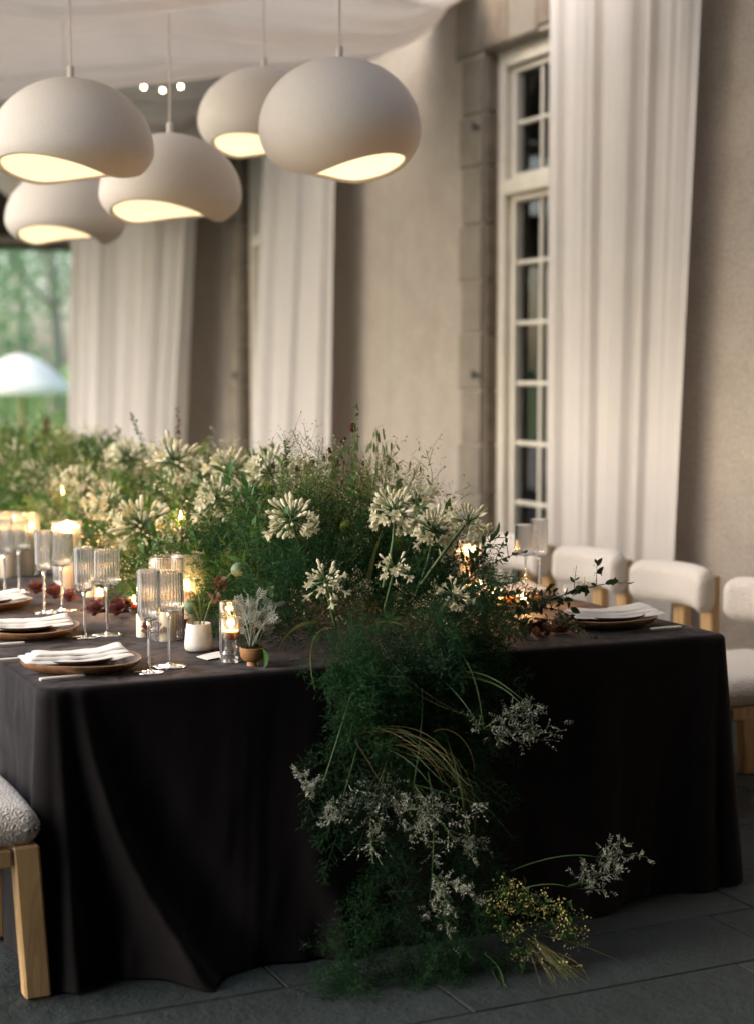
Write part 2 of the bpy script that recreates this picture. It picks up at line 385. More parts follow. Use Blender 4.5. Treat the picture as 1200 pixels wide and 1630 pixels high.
M_bricks = simple('grey_post', (.30, .27, .24), .8, .2, 10)

# ================================================================== SETTING
WX = 4.70                                    # wall plane
def plane(name, x0, x1, y0, y1, z, m):
    o = link(name, mesh(name, (np.array([[x0, y0, z], [x1, y0, z], [x1, y1, z], [x0, y1, z]], float), quads([[0, 1, 2, 3]])), m, False)); o['kind'] = 'structure'; return o
# garden ground: one sheet, level with the terrace bed near, rising gently far off
gx = np.concatenate([np.linspace(-250, -20, 24), np.linspace(-18, 40, 30), np.linspace(44, 250, 20)]); gy = np.concatenate([np.linspace(-120, 10, 14), np.linspace(12, 90, 60), np.linspace(95, 400, 20)])
A, B = np.meshgrid(gx, gy, indexing='ij'); dd = np.maximum(np.maximum(B - 18.5, 0), np.maximum(-16.5 - A, 0))
Z = np.clip(-.04 - dd * .25, -.95, 0) + np.clip((B - 36) * .055, 0, 3.2) + .05 * np.sin(A * .3) * np.sin(B * .27) - .06
lawn = link('lawn', mesh('lawn', (np.stack([A, B, Z], -1).reshape(-1, 3), grid_faces(len(gx), len(gy))[:, ::1]), M_lawn)); lawn['kind'] = 'structure'
bounce_sheet = plane('bounce_ground', -16, -1.78, -30, 34, -.02, simple('pale_bounce', (.34, .31, .27), .95, .25, 12, .4))  # unseen pale ground added to bounce light and keep reflections neutral
terr = link('terrace', mesh('terrace', box((1.5, 7.5, -.1555), (6.4, 21, .31)), M_mortar, False)); terr['kind'] = 'structure'
# slate slabs: courses running along the table end, uneven lengths
sl_meshes = {}
r2 = random.Random(11)
y = 2.95; row = 0
depths = [.40, .345, .30, .42, .36, .45, .36, .42, .36, .45]
while y < 6.9:
    dpt = depths[row % len(depths)]; x = -.55 + [.0, -.35, -.12, -.5, -.22][row % 5]
    xe = 4.55
    while x < xe:
        ln = r2.choice([.52, .66, .8, .95, 1.1])
        if x + ln > xe: ln = xe - x
        if ln < .12: break
        key = (round(ln, 2), dpt)
        if key not in sl_meshes:
            V, F = box((0, 0, 0), (ln - .009, dpt - .009, .03), .0025); sl_meshes[key] = mesh('slab', (V, F), M_slab[0], False)
        o = link('slab', sl_meshes[key], terr, (x + ln / 2, y + dpt / 2, -.0125 + r2.uniform(-.0025, .0025)))
        o.rotation_euler = (r2.uniform(-.003, .003), r2.uniform(-.003, .003), 0)
        o.material_slots[0].link = 'OBJECT'; o.material_slots[0].material = r2.choice(M_slab)
        x += ln
    y += dpt; row += 1
Z0 = 0.004                                    # walking surface

# ---- the building: roughcast wall with stone-dressed windows
bld = thing('house', 'pale roughcast house wall with stone-framed tall windows behind the curtains', 'building', (WX, 8, 0))
BO = (WX, 8, 0)
WINY = [(7.0, 8.58), (11.2, 12.78)]; WTOP = 3.46; REV = .11
def wallbox(y0, y1, z0, z1): return box((WX + .2, (y0 + y1) / 2, (z0 + z1) / 2), (.4, y1 - y0, z1 - z0))
g = Geo(); e = -3.4
for a, b in WINY:
    g.add(*wallbox(e, a, 0, 5.2)); g.add(*wallbox(a, b, WTOP, 5.2)); g.add(*wallbox(a, b, 0, .12)); e = b
g.add(*wallbox(e, 17.35, 0, 5.2))
part('wall', g, M_wall, bld, BO, False)
g = G(box((WX - .0, 2.0, .11), (.07, 10.7, .22), .012)); part('plinth', g, M_plinth, bld, BO, False)
part('rear_light_blocker', box((1.2, -3.3, 2.2), (7.0, .3, 4.4)), M_wall, bld, BO, False)  # unseen wall added behind the camera to block light from there
part('side_light_blocker', box((-1.75, -.25, 2.2), (.3, 5.8, 4.4)), M_wall, bld, BO, False)  # unseen wall added at the near left to keep the table front dark
def qblock(y, z, wy, hz, m=M_stone, nm='quoin', proud=.018):
    c = (WX + .065 - proud, y, z); part(nm, box(c, (.13, wy - .006, hz - .01), .008), m, bld, BO, False)
for a, b in WINY:
    z = .14; k = 0
    while z < WTOP - .02:
        h = .33 + .02 * math.sin(k * 2.1); h = min(h, WTOP - z)
        for s in (1, -1):
            wdt = .285 if k % 2 == 0 else .255
            yc = (b + wdt / 2 - .001) if s > 0 else (a - wdt / 2 + .001)
            qblock(yc, z + h / 2, wdt, h, M_stone)
        # deep reveal stones, their shade painted in by a darker colour
        for yc in (b - .012, a + .012):
            part('reveal_stone', box((WX + .085, yc, z + h / 2), (.14, .03, h - .008), .004), M_stone2, bld, BO, False)
        z += h; k += 1
    n = 7
    for i in range(n):                        # flat arch of upright stones over the opening
        wd = (b - a + .68) / n; yc = a - .34 + wd * (i + .5)
        qblock(yc, WTOP + .175 + (.02 if i == n // 2 else 0), wd, .35, M_stone2 if i % 2 else M_stone, 'lintel_stone')
    for z in (1.55, 3.02):
        part('shutter_pintle', G(tube([(WX - .015, b + .025, z), (WX - .06, b + .025, z)], .009, 8), tube([(WX - .055, b + .025, z - .02), (WX - .055, b + .025, z + .03)], .011, 8)), M_iron, bld, BO)
# windows
def window(a, b):
    fx = WX + .06 + REV * .2
    g = Geo(); fw = .10; z0, z1 = .12, WTOP
    for yy in (a + fw / 2, b - fw / 2): g.add(*box((fx + .05, yy, (z0 + z1) / 2), (.10, fw, z1 - z0), .008))
    for zz in (z0 + .06, z1 - fw / 2): g.add(*box((fx + .051, (a + b) / 2, zz), (.098, b - a - 2 * fw + .004, fw), .008))
    # inner moulding steps
    for yy in (a + fw + .012, b - fw - .012): g.add(*box((fx + .075, yy, (z0 + z1) / 2), (.05, .026, z1 - z0 - .1), .006))
    W = part('window', g, M_white, bld, BO, False)
    zt0, zt1 = 2.61, 2.70                     # transom
    part('transom', box((fx + .045, (a + b) / 2, (zt0 + zt1) / 2), (.11, b - a - 2 * fw - .004, zt1 - zt0), .01), M_white, W, BO, False)
    ym = (a + b) / 2
    part('meeting_stile', box((fx + .055, ym, (z0 + zt0) / 2 + .05), (.07, .09, zt0 - z0 - .12), .008), M_white, W, BO, False)
    part('meeting_stile', box((fx + .055, ym, (zt1 + z1) / 2 - .04), (.07, .09, z1 - zt1 - .09), .008), M_white, W, BO, False)
    for (s0, s1) in ((a + fw + .025, ym - .045), (ym + .045, b - fw - .025)):
        # sash stiles
        for (p0, p1, rows) in ((.40, zt0, 6), (zt1, z1 - fw, 2)):
            part('sash', G(*[box((fx + .065, yy, (p0 + p1) / 2), (.05, .038, p1 - p0 - .004), .006) for yy in (s0 + .019, s1 - .019)],
                           *[box((fx + .0655, (s0 + s1) / 2, zz), (.049, s1 - s0 - .076, .036), .006) for zz in (p0 + .018, p1 - .021)]), M_white, W, BO, False)
            y0, y1, q0, q1 = s0 + .038, s1 - .038, p0 + .036, p1 - .039
            part('muntin', box((fx + .07, (y0 + y1) / 2, (q0 + q1) / 2), (.034, .026, q1 - q0), .006), M_white, W, BO, False)
            for r_ in range(rows):
                c0 = q0 + (q1 - q0) * r_ / rows; c1 = q0 + (q1 - q0) * (r_ + 1) / rows
                if r_: part('muntin', box((fx + .0705, (y0 + y1) / 2, c0), (.032, y1 - y0, .026), .006), M_white, W, BO, False)
                for k in range(2):
                    d0 = y0 + (y1 - y0) * k / 2 + .012; d1 = y0 + (y1 - y0) * (k + 1) / 2 - .012
                    part('pane', box((fx + .072, (d0 + d1) / 2, (c0 + c1) / 2), (.004, d1 - d0, c1 - c0 - .024)), M_pane, W, BO, False)
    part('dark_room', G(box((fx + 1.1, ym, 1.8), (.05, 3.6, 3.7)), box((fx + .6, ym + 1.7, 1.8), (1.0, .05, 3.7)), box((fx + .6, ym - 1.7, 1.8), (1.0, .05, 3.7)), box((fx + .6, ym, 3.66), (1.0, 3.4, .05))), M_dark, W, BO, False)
for a, b in WINY: window(a, b)

# ---- porch roof over the terrace
rf = thing('porch_roof', 'dark timber porch roof showing above the ceiling drapes', 'roof', (1.6, 7, 4.3)); RO = (1.6, 7, 4.3)
for i in range(7):                             # boards over the far bays; the middle bays are an open pergola hung with gauze
    part('roof_and_shade_board', box((1.55, 10.4 + 1.0 * i + .5, 4.42), (6.3, .992, .03)), M_roof, rf, RO, False)
for i in range(7):  # unseen boards added over the near end to shade the table front
    part('roof_and_shade_board', box((1.55, -3.1 + 1.0 * i + .5, 4.42), (6.3, .992, .03)), M_roof, rf, RO, False)
for i in range(11):
    part('rafter', box((1.6, -2.5 + 2.0 * i, 4.33), (6.1, .12, .15), .01), M_beam, rf, RO, False)
part('end_beam', box((1.0, 17.52, 3.22), (7.4, .25, .62), .01), M_roof, rf, RO, False)
0 and part('end_gable', box((1.0, 17.5, 3.98), (7.4, .18, .92), .01), M_roof, rf, RO, False)
part('eave_trim', box((1.0, 17.36, 2.99), (7.4, .06, .08), .008), M_bricks, rf, RO, False)
part('post', box((-1.45, 17.5, 2.1), (.18, .18, 4.2), .01), M_beam, rf, RO, False)
part('post', box((-1.45, 7.0, 2.1), (.18, .18, 4.2), .01), M_beam, rf, RO, False)
part('side_beam', box((-1.5, 7.3, 4.12), (.16, 20.4, .28), .01), M_beam, rf, RO, False)
part('side_light_baffle', box((-1.5, 10.3, 3.78), (.03, 14.2, .40), .005), M_canvas, rf, RO, False)  # unseen strip added to cut daylight from the open side

# ---- ceiling drapes: wide over the table, gathered at the wall
def drape(label, Yw, Zw, Yl, wl, Xl, zmin, sagc, seed, folds=16, knee=None, wwall=.5):
    nu, nv = 60, 150; u = np.linspace(0, 1, nu)[:, None]; v = np.linspace(0, 1, nv)[None, :]
    X = WX - .02 + (Xl - WX) * u + 0 * v
    wd = wwall + (wl - wwall) * np.clip(u * 1.25, 0, 1)**.8
    Yc = Yw + (Yl - Yw) * u; Y = Yc + (v - .5) * wd
    zc = Zw - (Zw - zmin) * np.sin(np.clip(u * 1.25, 0, 1) * np.pi / 2) + 5.5 * np.clip(u - .66, 0, 1)**2
    if knee is not None: zc = zmin + (knee - zmin) * np.clip(1 - (u - .17) / .5, 0, 1) + (Zw - knee) * np.exp(-u / .07) + 5.5 * np.clip(u - .66, 0, 1)**2
    edge = (2 * v - 1)**2
    Zz = zc + sagc * edge * np.clip(u * 2.0, 0, 1) + .10 * u * 0
    fold = noise1(v * folds + .6 * np.sin(u * 3), seed) * (.075 * (1 - u)**.6 + .022) + noise1(v * folds * 3 + u * 2, seed + 1) * .010 + .03 * noise1(u * 7 + v * 5, seed + 2) * np.clip(u * 3, 0, 1)
    Zz = Zz + fold; Y = Y + .5 * fold
    V = np.stack([X, Y, Zz], -1).reshape(-1, 3)
    return solo('ceiling_drape', (V, grid_faces(nu, nv)), M_drape, label, 'drape', (WX - .1, Yw, Zw), 'ceiling drapes', angle=None)
drape('nearest pale ceiling drape crossing the top left corner', 6.0, 4.05, 6.0, 3.2, .0, 2.86, 1.15, 3, 14)
drape('large sagging ceiling drape gathered to the wall left of the tall window', 8.95, 3.98, 9.0, 3.2, .0, 3.08, 1.0, 5, 18, 3.40)
drape('far tan ceiling drape with radiating folds behind the hanging lamps', 12.2, 3.92, 13.1, 2.0, 2.5, 2.80, .9, 8, 20)
0 and drape('farthest ceiling drape low over the garden end of the terrace', 16.4, 3.7, 15.6, 2.4, .0, 2.75, 1.0, 9, 16)

# ---- curtains along the wall
def curtain(label, y0t, y1t, y0b, y1b, Xc, seed, nf, amp=.07, ztop=4.2):
    nz, ns = 40, 260; z = np.linspace(ztop, .02, nz)[:, None]; s = np.linspace(0, 1, ns)[None, :]; t = (ztop - z) / ztop
    ya = y0t + (y0b - y0t) * t; yb = y1t + (y1b - y1t) * t
    ph = s * nf * 2 * np.pi; wob = noise1(s * 9, seed) * 1.9
    f = np.sin(ph + wob + .35 * np.sin(t * 3 + seed)) + .13 * np.sin(2.3 * ph + wob * 2 + .8 * t)
    X = Xc + amp * f * (.75 + .35 * t) + .03 * np.sin(s * 4 + seed) - .03 * t
    Y = ya + (yb - ya) * s + .25 * amp * np.cos(ph + wob)
    V = np.stack([X, Y, np.broadcast_to(z, X.shape)], -1).reshape(-1, 3)
    return solo('curtain', (V, grid_faces(nz, ns)), M_curtain, label, 'curtain', (Xc, (y0b + y1b) / 2, 0), 'ivory curtains along the wall', angle=None)
curtain('nearest long ivory curtain hanging beside the tall white window', 6.22, 7.53, 6.40, 7.42, 4.52, 2, 2.3, .032)
curtain('middle ivory curtain hanging behind the two upper hanging lamps', 10.2, 11.6, 10.4, 12.1, 4.54, 5, 2.6, .042)
curtain('farthest wide ivory curtain next to the garden opening', 12.7, 17.0, 13.4, 17.1, 4.36, 9, 7.4, .10)

# ---- garden beyond the terrace
def tree(label, x, y, z, h, cr, n, seed, leaf=.3):
    r = np.random.default_rng(seed); t = thing('garden_tree', label, 'tree', (x, y, z), 0, 'trees beyond the garden')
    g = Geo(); pts = np.array([[0, 0, 0], [.1, .05, h * .25], [0, .15, h * .5], [.1, 0, h * .8]]); g.add(*tube(pts, [.28, .22, .16, .05], 8))
    for k in range(7):
        a = r.uniform(0, 6.28); z0 = h * r.uniform(.3, .6); q = np.array([math.cos(a) * cr * .7, math.sin(a) * cr * .7, z0 + h * .25]); g.add(*tube(bez([(0, .1, z0), (q[0] * .4, q[1] * .4, z0 + h * .05), q], 6), np.linspace(.1, .03, 6), 6))
    part('trunk', g, M_bricks, t)
    g = Geo(); cl = r.normal(size=(30, 3)) * [cr * .6, cr * .6, h * .24] + [0, 0, h * .6]
    ci = r.integers(0, 30, n); pos = cl[ci] + r.normal(size=(n, 3)) * cr * .15
    scatter(g, leafT(1, .6, 3), pos, r.normal(size=(n, 3)), r.uniform(.6, 1.2, n) * leaf)
    part('crown', g, M_tree, t)
tree('broad bright green tree seen left of the far curtain', 10.2, 56, .3, 9, 4.2, 2300, 1)
tree('tall darker green tree beside the far curtain edge', 14.2, 58, .3, 11, 3.8, 2300, 2)
tree('slim green tree filling the middle of the garden gap', 12.5, 66, .8, 13, 5, 2400, 3, .34)
tree('leafy green tree at the far left edge of the garden gap', 6.8, 60, .6, 11, 4.5, 2300, 4)
tree('distant green tree rising behind the others', 16.5, 74, 1.2, 15, 6, 2400, 5, .36)
g = Geo(); n = 9000; r3 = np.random.default_rng(21)
pos = np.stack([r3.uniform(3, 18, n), 46 + r3.uniform(-.7, .7, n), np.where(r3.random(n) < .5, 1.15 + r3.normal(0, .06, n), r3.uniform(-.7, 1.2, n))], 1)
scatter(g, leafT(1, .6, 3), pos, r3.normal(size=(n, 3)), r3.uniform(.08, .2, n))
hd = thing('hedge', 'clipped light green hedge behind the white garden parasol', 'hedge', (10, 46, -.5)); part('foliage', g, M_hedge, hd, (10, 46, -.5)); part('stems', G(*[tube([(3.2 + i * .6, 46, -.6), (3.2 + i * .6, 46, .9)], .03, 5) for i in range(25)]), M_bark, hd, (10, 46, -.5))
# parasol
up = at(32, 564, D=36); uo = (up[0], up[1], -.95)
um = thing('garden_parasol', 'white domed parasol standing on the far lawn', 'parasol', uo)
g = Geo(); nph = 64; rr = np.linspace(0, 1, 14); ph = np.linspace(0, 2 * np.pi, nph, endpoint=False)
PR, PP = np.meshgrid(rr, ph, indexing='ij'); rad = 1.08 * PR; sc8 = np.abs(np.sin(PP * 4))
zz = up[2] - .72 * (PR**1.9) - .05 * sc8 * PR**2 * (1 - PR) - .02 * (1 - sc8) * PR
V = np.stack([uo[0] + rad * np.cos(PP), uo[1] + rad * np.sin(PP), zz], -1).transpose(1, 0, 2).reshape(-1, 3); g.add(V, grid_faces(nph, 14, True))
V2 = np.stack([np.stack([uo[0] + 1.08 * np.cos(ph), uo[1] + 1.08 * np.sin(ph), np.full(nph, up[2] - .74)], 1), np.stack([uo[0] + 1.08 * np.cos(ph), uo[1] + 1.08 * np.sin(ph), np.full(nph, up[2] - .86) - .02 * np.abs(np.sin(ph * 12))], 1)], 1).reshape(-1, 3)
g.add(V2, grid_faces(nph, 2, True)); part('canopy', g, M_canvas, um, uo, angle=None)
part('pole', tube([(uo[0], uo[1], -.95), (uo[0], uo[1], up[2] + .06)], .028, 8), M_oak, um, uo)
part('base', lathe([(0, .1), (.25, .1), (.3, .02), (.3, 0), (0, 0)], 20, c=uo), M_bricks, um, uo)
p = at(38, 655, D=42); gp = thing('garden_post', 'slim green post standing below the parasol', 'post', (p[0], p[1], -.9)); part('shaft', box((p[0], p[1], .1), (.09, .09, 1.9), .01), M_leaf2, gp, (p[0], p[1], -.9), False); part('cap', box((p[0], p[1], 1.08), (.13, .13, .05), .01), M_leaf2, gp, (p[0], p[1], -.9), False)

# ================================================================== HANGING LAMPS
def pendant(label, px, py_top, D, dia, phi, a, b, phi2, cut=.56, dome=.43, low=.245):
    top = at(px, py_top, D=D); Rm = dia / 2; hu = dia * dome; hl = dia * low
    zc = top[2] - hu; c = np.array([top[0], top[1], zc])
    t = thing('pendant_lamp', label, 'lamp', tuple(c), 0, 'plaster pendant lamps over the table')
    n, k = 96, 40; ph = np.linspace(0, 2 * np.pi, n, endpoint=False)[:, None]
    # rim: dips and rises around the shade
    zr = -hl * cut + dia * (a * np.cos(ph - phi) + b * np.cos(2 * (ph - phi2)))
    th1 = np.arccos(np.clip(zr / hl, -.97, .2)); th1 = np.where(zr > 0, np.pi / 2 - zr / hu, th1)
    tt = np.linspace(0, 1, k)[None, :]; th = th1 * tt
    def surf(off):
        hh = np.where(np.cos(th) > 0, hu, hl) - off
        r_ = (Rm - off) * np.abs(np.sin(th))**np.where(np.cos(th) > 0, 1.0, .9); return np.stack([r_ * np.cos(ph), r_ * np.sin(ph), hh * np.cos(th)], -1)
    o = surf(0.0); i = surf(.016); F = grid_faces(n, k, True)
    g = Geo(); g.add(o.reshape(-1, 3), F)
    rim_o, rim_i = o[:, -1], i[:, -1]; mid = (rim_o + rim_i) / 2; mid[:, 2] -= .006
    g.add(np.stack([rim_o, mid, rim_i], 1).reshape(-1, 3), grid_faces(n, 3, True))
    part('shade', g, M_shade, t, angle=None)
    part('inner_lining', (i.reshape(-1, 3), F[:, ::-1]), M_inner, t, angle=None)
    part('cap', lathe([(0, hu + .045), (.010, hu + .045), (.013, hu + .04), (.013, hu + .004), (.03, hu - .004), (0, hu - .006)], 16), M_cord, t)
    part('cord', tube([(0, 0, hu + .04), (0, 0, 4.36 - zc)], .0035, 6), M_cord, t)
    part('batten', box((top[0], top[1], 4.375), (.06, 2.3, .05), .004), M_beam, rf, RO, False)
    part('bulb', ball((0, 0, hu * .30), .035, 14, 10, (1, 1, 1.2)), M_bulb, t)
    part('socket', lathe([(0, hu - .02), (.022, hu - .02), (.022, hu * .30 + .035), (0, hu * .30 + .03)], 14), M_cord, t)
    L = bpy.data.lights.new('lamp_light', 'POINT'); L.energy = .5; L.color = (1, .82, .58); L.shadow_soft_size = .05
    lo = link('lamp_light', L, t, (0, 0, hu * .05))
E_ = -YAW
def azim(deg): return R(-90) - YAW + R(deg)      # 0 = towards the camera, + = towards picture right
pendant('nearest hanging plaster lamp, its lit mouth opening to the right', 541, 92, 5.96, .60, azim(52), .022, .050, azim(58), .72, .435, .34)
pendant('plaster lamp hanging just behind and left of the nearest one', 421, 107, 7.25, .60, azim(-20), .018, .045, azim(-28), .66, .40, .30)
pendant('plaster lamp at the far left top with its lit mouth on the left', 113, 124, 5.93, .60, azim(-40), .018, .048, azim(-34), .56)
pendant('plaster lamp hanging lower between the left and middle lamps', 271, 212, 6.80, .60, azim(-28), .018, .048, azim(-22), .56)
pendant('lowest and farthest plaster lamp at the left edge', 104, 268, 8.06, .60, azim(-20), .018, .052, azim(-14), .58)

# fairy lights under the roof
fl = thing('string_lights', 'string of small round warm bulbs strung under the porch roof', 'string lights', at(259, 120, Y=11.0)); fo = np.array(fl.location)
fp = [at(-60, 150, Y=11.0), at(14, 148, Y=11.0), at(120, 118, Y=11.0), at(229, 138, Y=11.0), at(259, 143, Y=11.0), at(288, 137, Y=11.0), at(420, 100, Y=11.0)]
cab = np.concatenate([arc(fp[i] + [0, 0, .06], fp[i + 1] + [0, 0, .06], -.05, 6) for i in range(len(fp) - 1)])
part('cable', tube(cab, .004, 5), M_iron, fl, fo)
for p in fp[1:6]:
    b_ = part('bulb', ball(p, .011, 10, 8), M_fairy, fl, fo); part('holder', tube([p + [0, 0, .018], p + [0, 0, .06]], .010, 6), M_iron, b_, fo)

# ================================================================== TABLE AND CLOTH
TX0, TX1, TY0, TY1, TZ = .915, 3.01, 3.94, 11.2, .765
tb = thing('banquet_table', 'long banquet table hidden under the charcoal cloth', 'table', ((TX0 + TX1) / 2, 7.5, Z0)); TO = np.array(tb.location)
part('tabletop', box(((TX0 + TX1) / 2, (TY0 + TY1) / 2, .735), (TX1 - TX0 - .03, TY1 - TY0 - .03, .04), .005), M_oak, tb, TO, False)
for yy in (4.5, 7.5, 10.6):
    for xx in (1.2, 2.7): part('leg', box((xx, yy, .36), (.08, .08, .71), .005), M_oak, tb, TO, False)
def cloth():
    pts = []; nor = []; typ = []
    rc = .035
    def edge(p0, p1, n, nr, ty, step):
        m = max(2, int(n / step))
        for t in np.linspace(0, 1, m, endpoint=False)[1:]:
            pts.append(np.array(p0) * (1 - t) + np.array(p1) * t); nor.append(nr); typ.append(ty)
    def corner(cx, cy, a0):
        for a in np.linspace(a0, a0 + np.pi / 2, 14):
            pts.append(np.array([cx + rc * math.cos(a), cy + rc * math.sin(a)])); nor.append((math.cos(a), math.sin(a))); typ.append(9)
    x0, x1, y0, y1 = TX0, TX1, TY0, TY1
    corner(x0 + rc, y0 + rc, np.pi); edge((x0 + rc, y0), (x1 - rc, y0), x1 - x0, (0, -1), 0, .008)
    corner(x1 - rc, y0 + rc, 1.5 * np.pi); edge((x1, y0 + rc), (x1, y1 - rc), y1 - y0, (1, 0), 1, .02)
    corner(x1 - rc, y1 - rc, 0); edge((x1 - rc, y1), (x0 + rc, y1), x1 - x0, (0, 1), 2, .03)
    corner(x0 + rc, y1 - rc, np.pi / 2); edge((x0, y1 - rc), (x0, y0 + rc), y1 - y0, (-1, 0), 3, .012)
    Pn = np.array(pts); N = np.array(nor, float); T = np.array(typ); n = len(Pn)
    seg = np.linalg.norm(np.roll(Pn, -1, 0) - Pn, axis=1); s = np.concatenate([[0], np.cumsum(seg)[:-1]])
    u = Pn[:, 0] - x0; v = Pn[:, 1] - y0; ur = x1 - Pn[:, 0]
    rows = []
    rows.append(np.stack([Pn[:, 0] - N[:, 0] * .03, Pn[:, 1] - N[:, 1] * .03, np.full(n, TZ)], 1))
    rows.append(np.stack([Pn[:, 0] - N[:, 0] * .010, Pn[:, 1] - N[:, 1] * .010, np.full(n, TZ - .001)], 1))
    rows.append(np.stack([Pn[:, 0] - N[:, 0] * .003, Pn[:, 1] - N[:, 1] * .003, np.full(n, TZ - .004)], 1))
    ga = lambda q, m, w: np.exp(-((q - m) / w)**2)
    front = (T == 0) | ((T == 9) & (Pn[:, 1] < y0 + .1)); left = (T == 3) | ((T == 9) & (Pn[:, 0] < x0 + .1)); right = (T == 1) | ((T == 9) & (Pn[:, 0] > x1 - .1))
    hemz = .010 + .006 * noise1(s * 6, 4)
    for q in np.linspace(0, 1, 46):
        z = TZ - .012 - (TZ - .012 - hemz) * q
        o = .015 * q + .008 * noise1(s * 3.5, 12) * q
        fr = ga(u, .035 + .03 * q, .022 + .012 * q) * (.016 + .05 * q) - ga(u, .085 + .07 * q, .02 + .03 * q) * .02 * q
        fr += ga(u, .105 + .06 * q + .20 * q * q, .017 + .032 * q) * (.010 + .105 * q)
        fr -= ga(u, .20 + .14 * q + .20 * q * q, .05 + .03 * q) * .035 * q * (q > 0)
        fr += ga(u, .79 - .06 * math.sin(q * 3.0) + .10 * max(0, q - .85), .035 + .02 * q) * .085 * max(0, q - .25)**1.2
        fr += ga(u, .50, .25) * .10 * q**1.6 + ga(u, 1.05, .35) * .10 * q * q + ga(u, 1.6, .25) * .05 * q * q
        fr += ga(ur, .06 + .06 * q, .03 + .04 * q) * (.006 + .06 * q) + ga(ur, .45 + .1 * q, .10) * .05 * q
        fr += .006 * noise1(u * 20 + q * 1.5, 31) * q + .016 * noise1(u * 7 + q * 2.2, 33) * q * (.4 + .6 * q) + .005 * noise1(u * 34 + q * 3, 35) * q**.7
        lf = ga(v, .03 + .03 * q, .03 + .03 * q) * (.004 + .02 * q) + .012 * q * noise1(v * 6 + q, 17) + .006 * noise1(v * 25 + q * 4, 18) * q
        rt = (.035 * q + .05 * q * q) + ga(v, .12 + .05 * q, .06) * .05 * q + .02 * q * noise1(v * 7, 19)
        o = o + np.where(T == 0, fr, 0) + np.where(T == 3, lf, 0) + np.where(T == 1, rt, 0)
        cl = (T == 9) & front & left; cr = (T == 9) & front & right
        o = o + np.where(cl, .004 + .02 * q, 0) + np.where(cr, .004 + .05 * q, 0)
        # smooth the offset along the edge
        for _ in range(3): o = (np.roll(o, 1) + 2 * o + np.roll(o, -1)) / 4
        rows.append(np.stack([Pn[:, 0] + N[:, 0] * o, Pn[:, 1] + N[:, 1] * o, z], 1))
    k = len(rows); V = np.stack(rows, 1).reshape(-1, 3); F = grid_faces(n, k, True)[:, ::-1]
    c = len(V); V = np.concatenate([V, [[(x0 + x1) / 2, (y0 + y1) / 2, TZ]]]); i = np.arange(n)
    F = np.concatenate([F, np.stack([np.full(n, c), i * k, ((i + 1) % n) * k], 1)])
    return V, F
solo('tablecloth', cloth(), M_velvet, 'charcoal velvet cloth draped over the long table to the floor', 'tablecloth', ((TX0 + TX1) / 2, 7.5, .005), angle=None)

# ================================================================== CHAIRS (local: facing +x)
def fuzz(V, a, seed):
    r = np.random.default_rng(seed); return V + r.normal(size=V.shape) * a
ch_mesh = {}
def chair_meshes():
    V, F = rbox((.56, .54, .105), .05, 34)
    q = np.clip((V[:, 0] - .10) / .18, 0, 1); V[:, 2] -= .02 * q * q * (V[:, 2] > 0); V[:, 2] += .012 * (1 - (V[:, 1] / .27)**2) * (V[:, 2] > 0)
    ch_mesh['seat'] = mesh('seat', (fuzz(V, .0003, 1) + [0, 0, .437], F), M_boucle, True, None)
    V, F = rbox((.105, .50, .172), .052, 34); V[:, 0] += 1.5 * V[:, 1]**2 - .015; V[:, 2] -= .10 * V[:, 1]**2
    ch_mesh['back'] = mesh('backrest', (fuzz(V, .0003, 2) + [-.235, 0, .695], F), M_boucle, True, None)
    def leg(sx, sy):
        V, F = box((0, 0, .195), (.066, .05, .39), .006); t = 1 - V[:, 2:3] / .39; V[:, 0:1] += sx * .024 * t; V[:, 0:2] *= 1.0
        return mesh('leg', (V + [sx * .236, sy * .238, 0.0], F), M_oak, False)
    ch_mesh['legs'] = [leg(1, 1), leg(1, -1), leg(-1, 1), leg(-1, -1)]
    ch_mesh['post'] = [mesh('back_post', box((-.30, s * .095, .56), (.045, .075, .36), .006), M_oak, False) for s in (1, -1)]
    ch_mesh['apron'] = [mesh('apron', box((0, s * .245, .362), (.40, .035, .045), .004), M_oak, False) for s in (1, -1)]
    ch_mesh['cross'] = [mesh('cross_rail', box((s * .245, 0, .355), (.035, .42, .055), .004), M_oak, False) for s in (1, -1)]
chair_meshes()
def chair(label, x, y, rz):
    t = thing('boucle_chair', label, 'chair', (x, y, Z0), rz, 'cream boucle dining chairs')
    link('seat', ch_mesh['seat'], t); link('backrest', ch_mesh['back'], t)
    for m in ch_mesh['legs']: link('leg', m, t)
    for m in ch_mesh['post']: link('back_post', m, t)
    for m in ch_mesh['apron']: link('apron', m, t)
    for m in ch_mesh['cross']: link('cross_rail', m, t)
chair('cream boucle chair with thick oak leg at the lower left corner', .625, 4.14, 0)
for lab, yy in (('cream boucle chair cut off by the right edge of the photo', 4.76), ('cream boucle chair facing the plate at the right end of the table', 5.40),
                ('cream boucle chair in front of the nearest curtain, behind the wine glasses', 6.02), ('cream boucle chair below the tall window, mostly hidden by white flowers', 6.66)):
    chair(lab, 3.66, yy, math.pi)

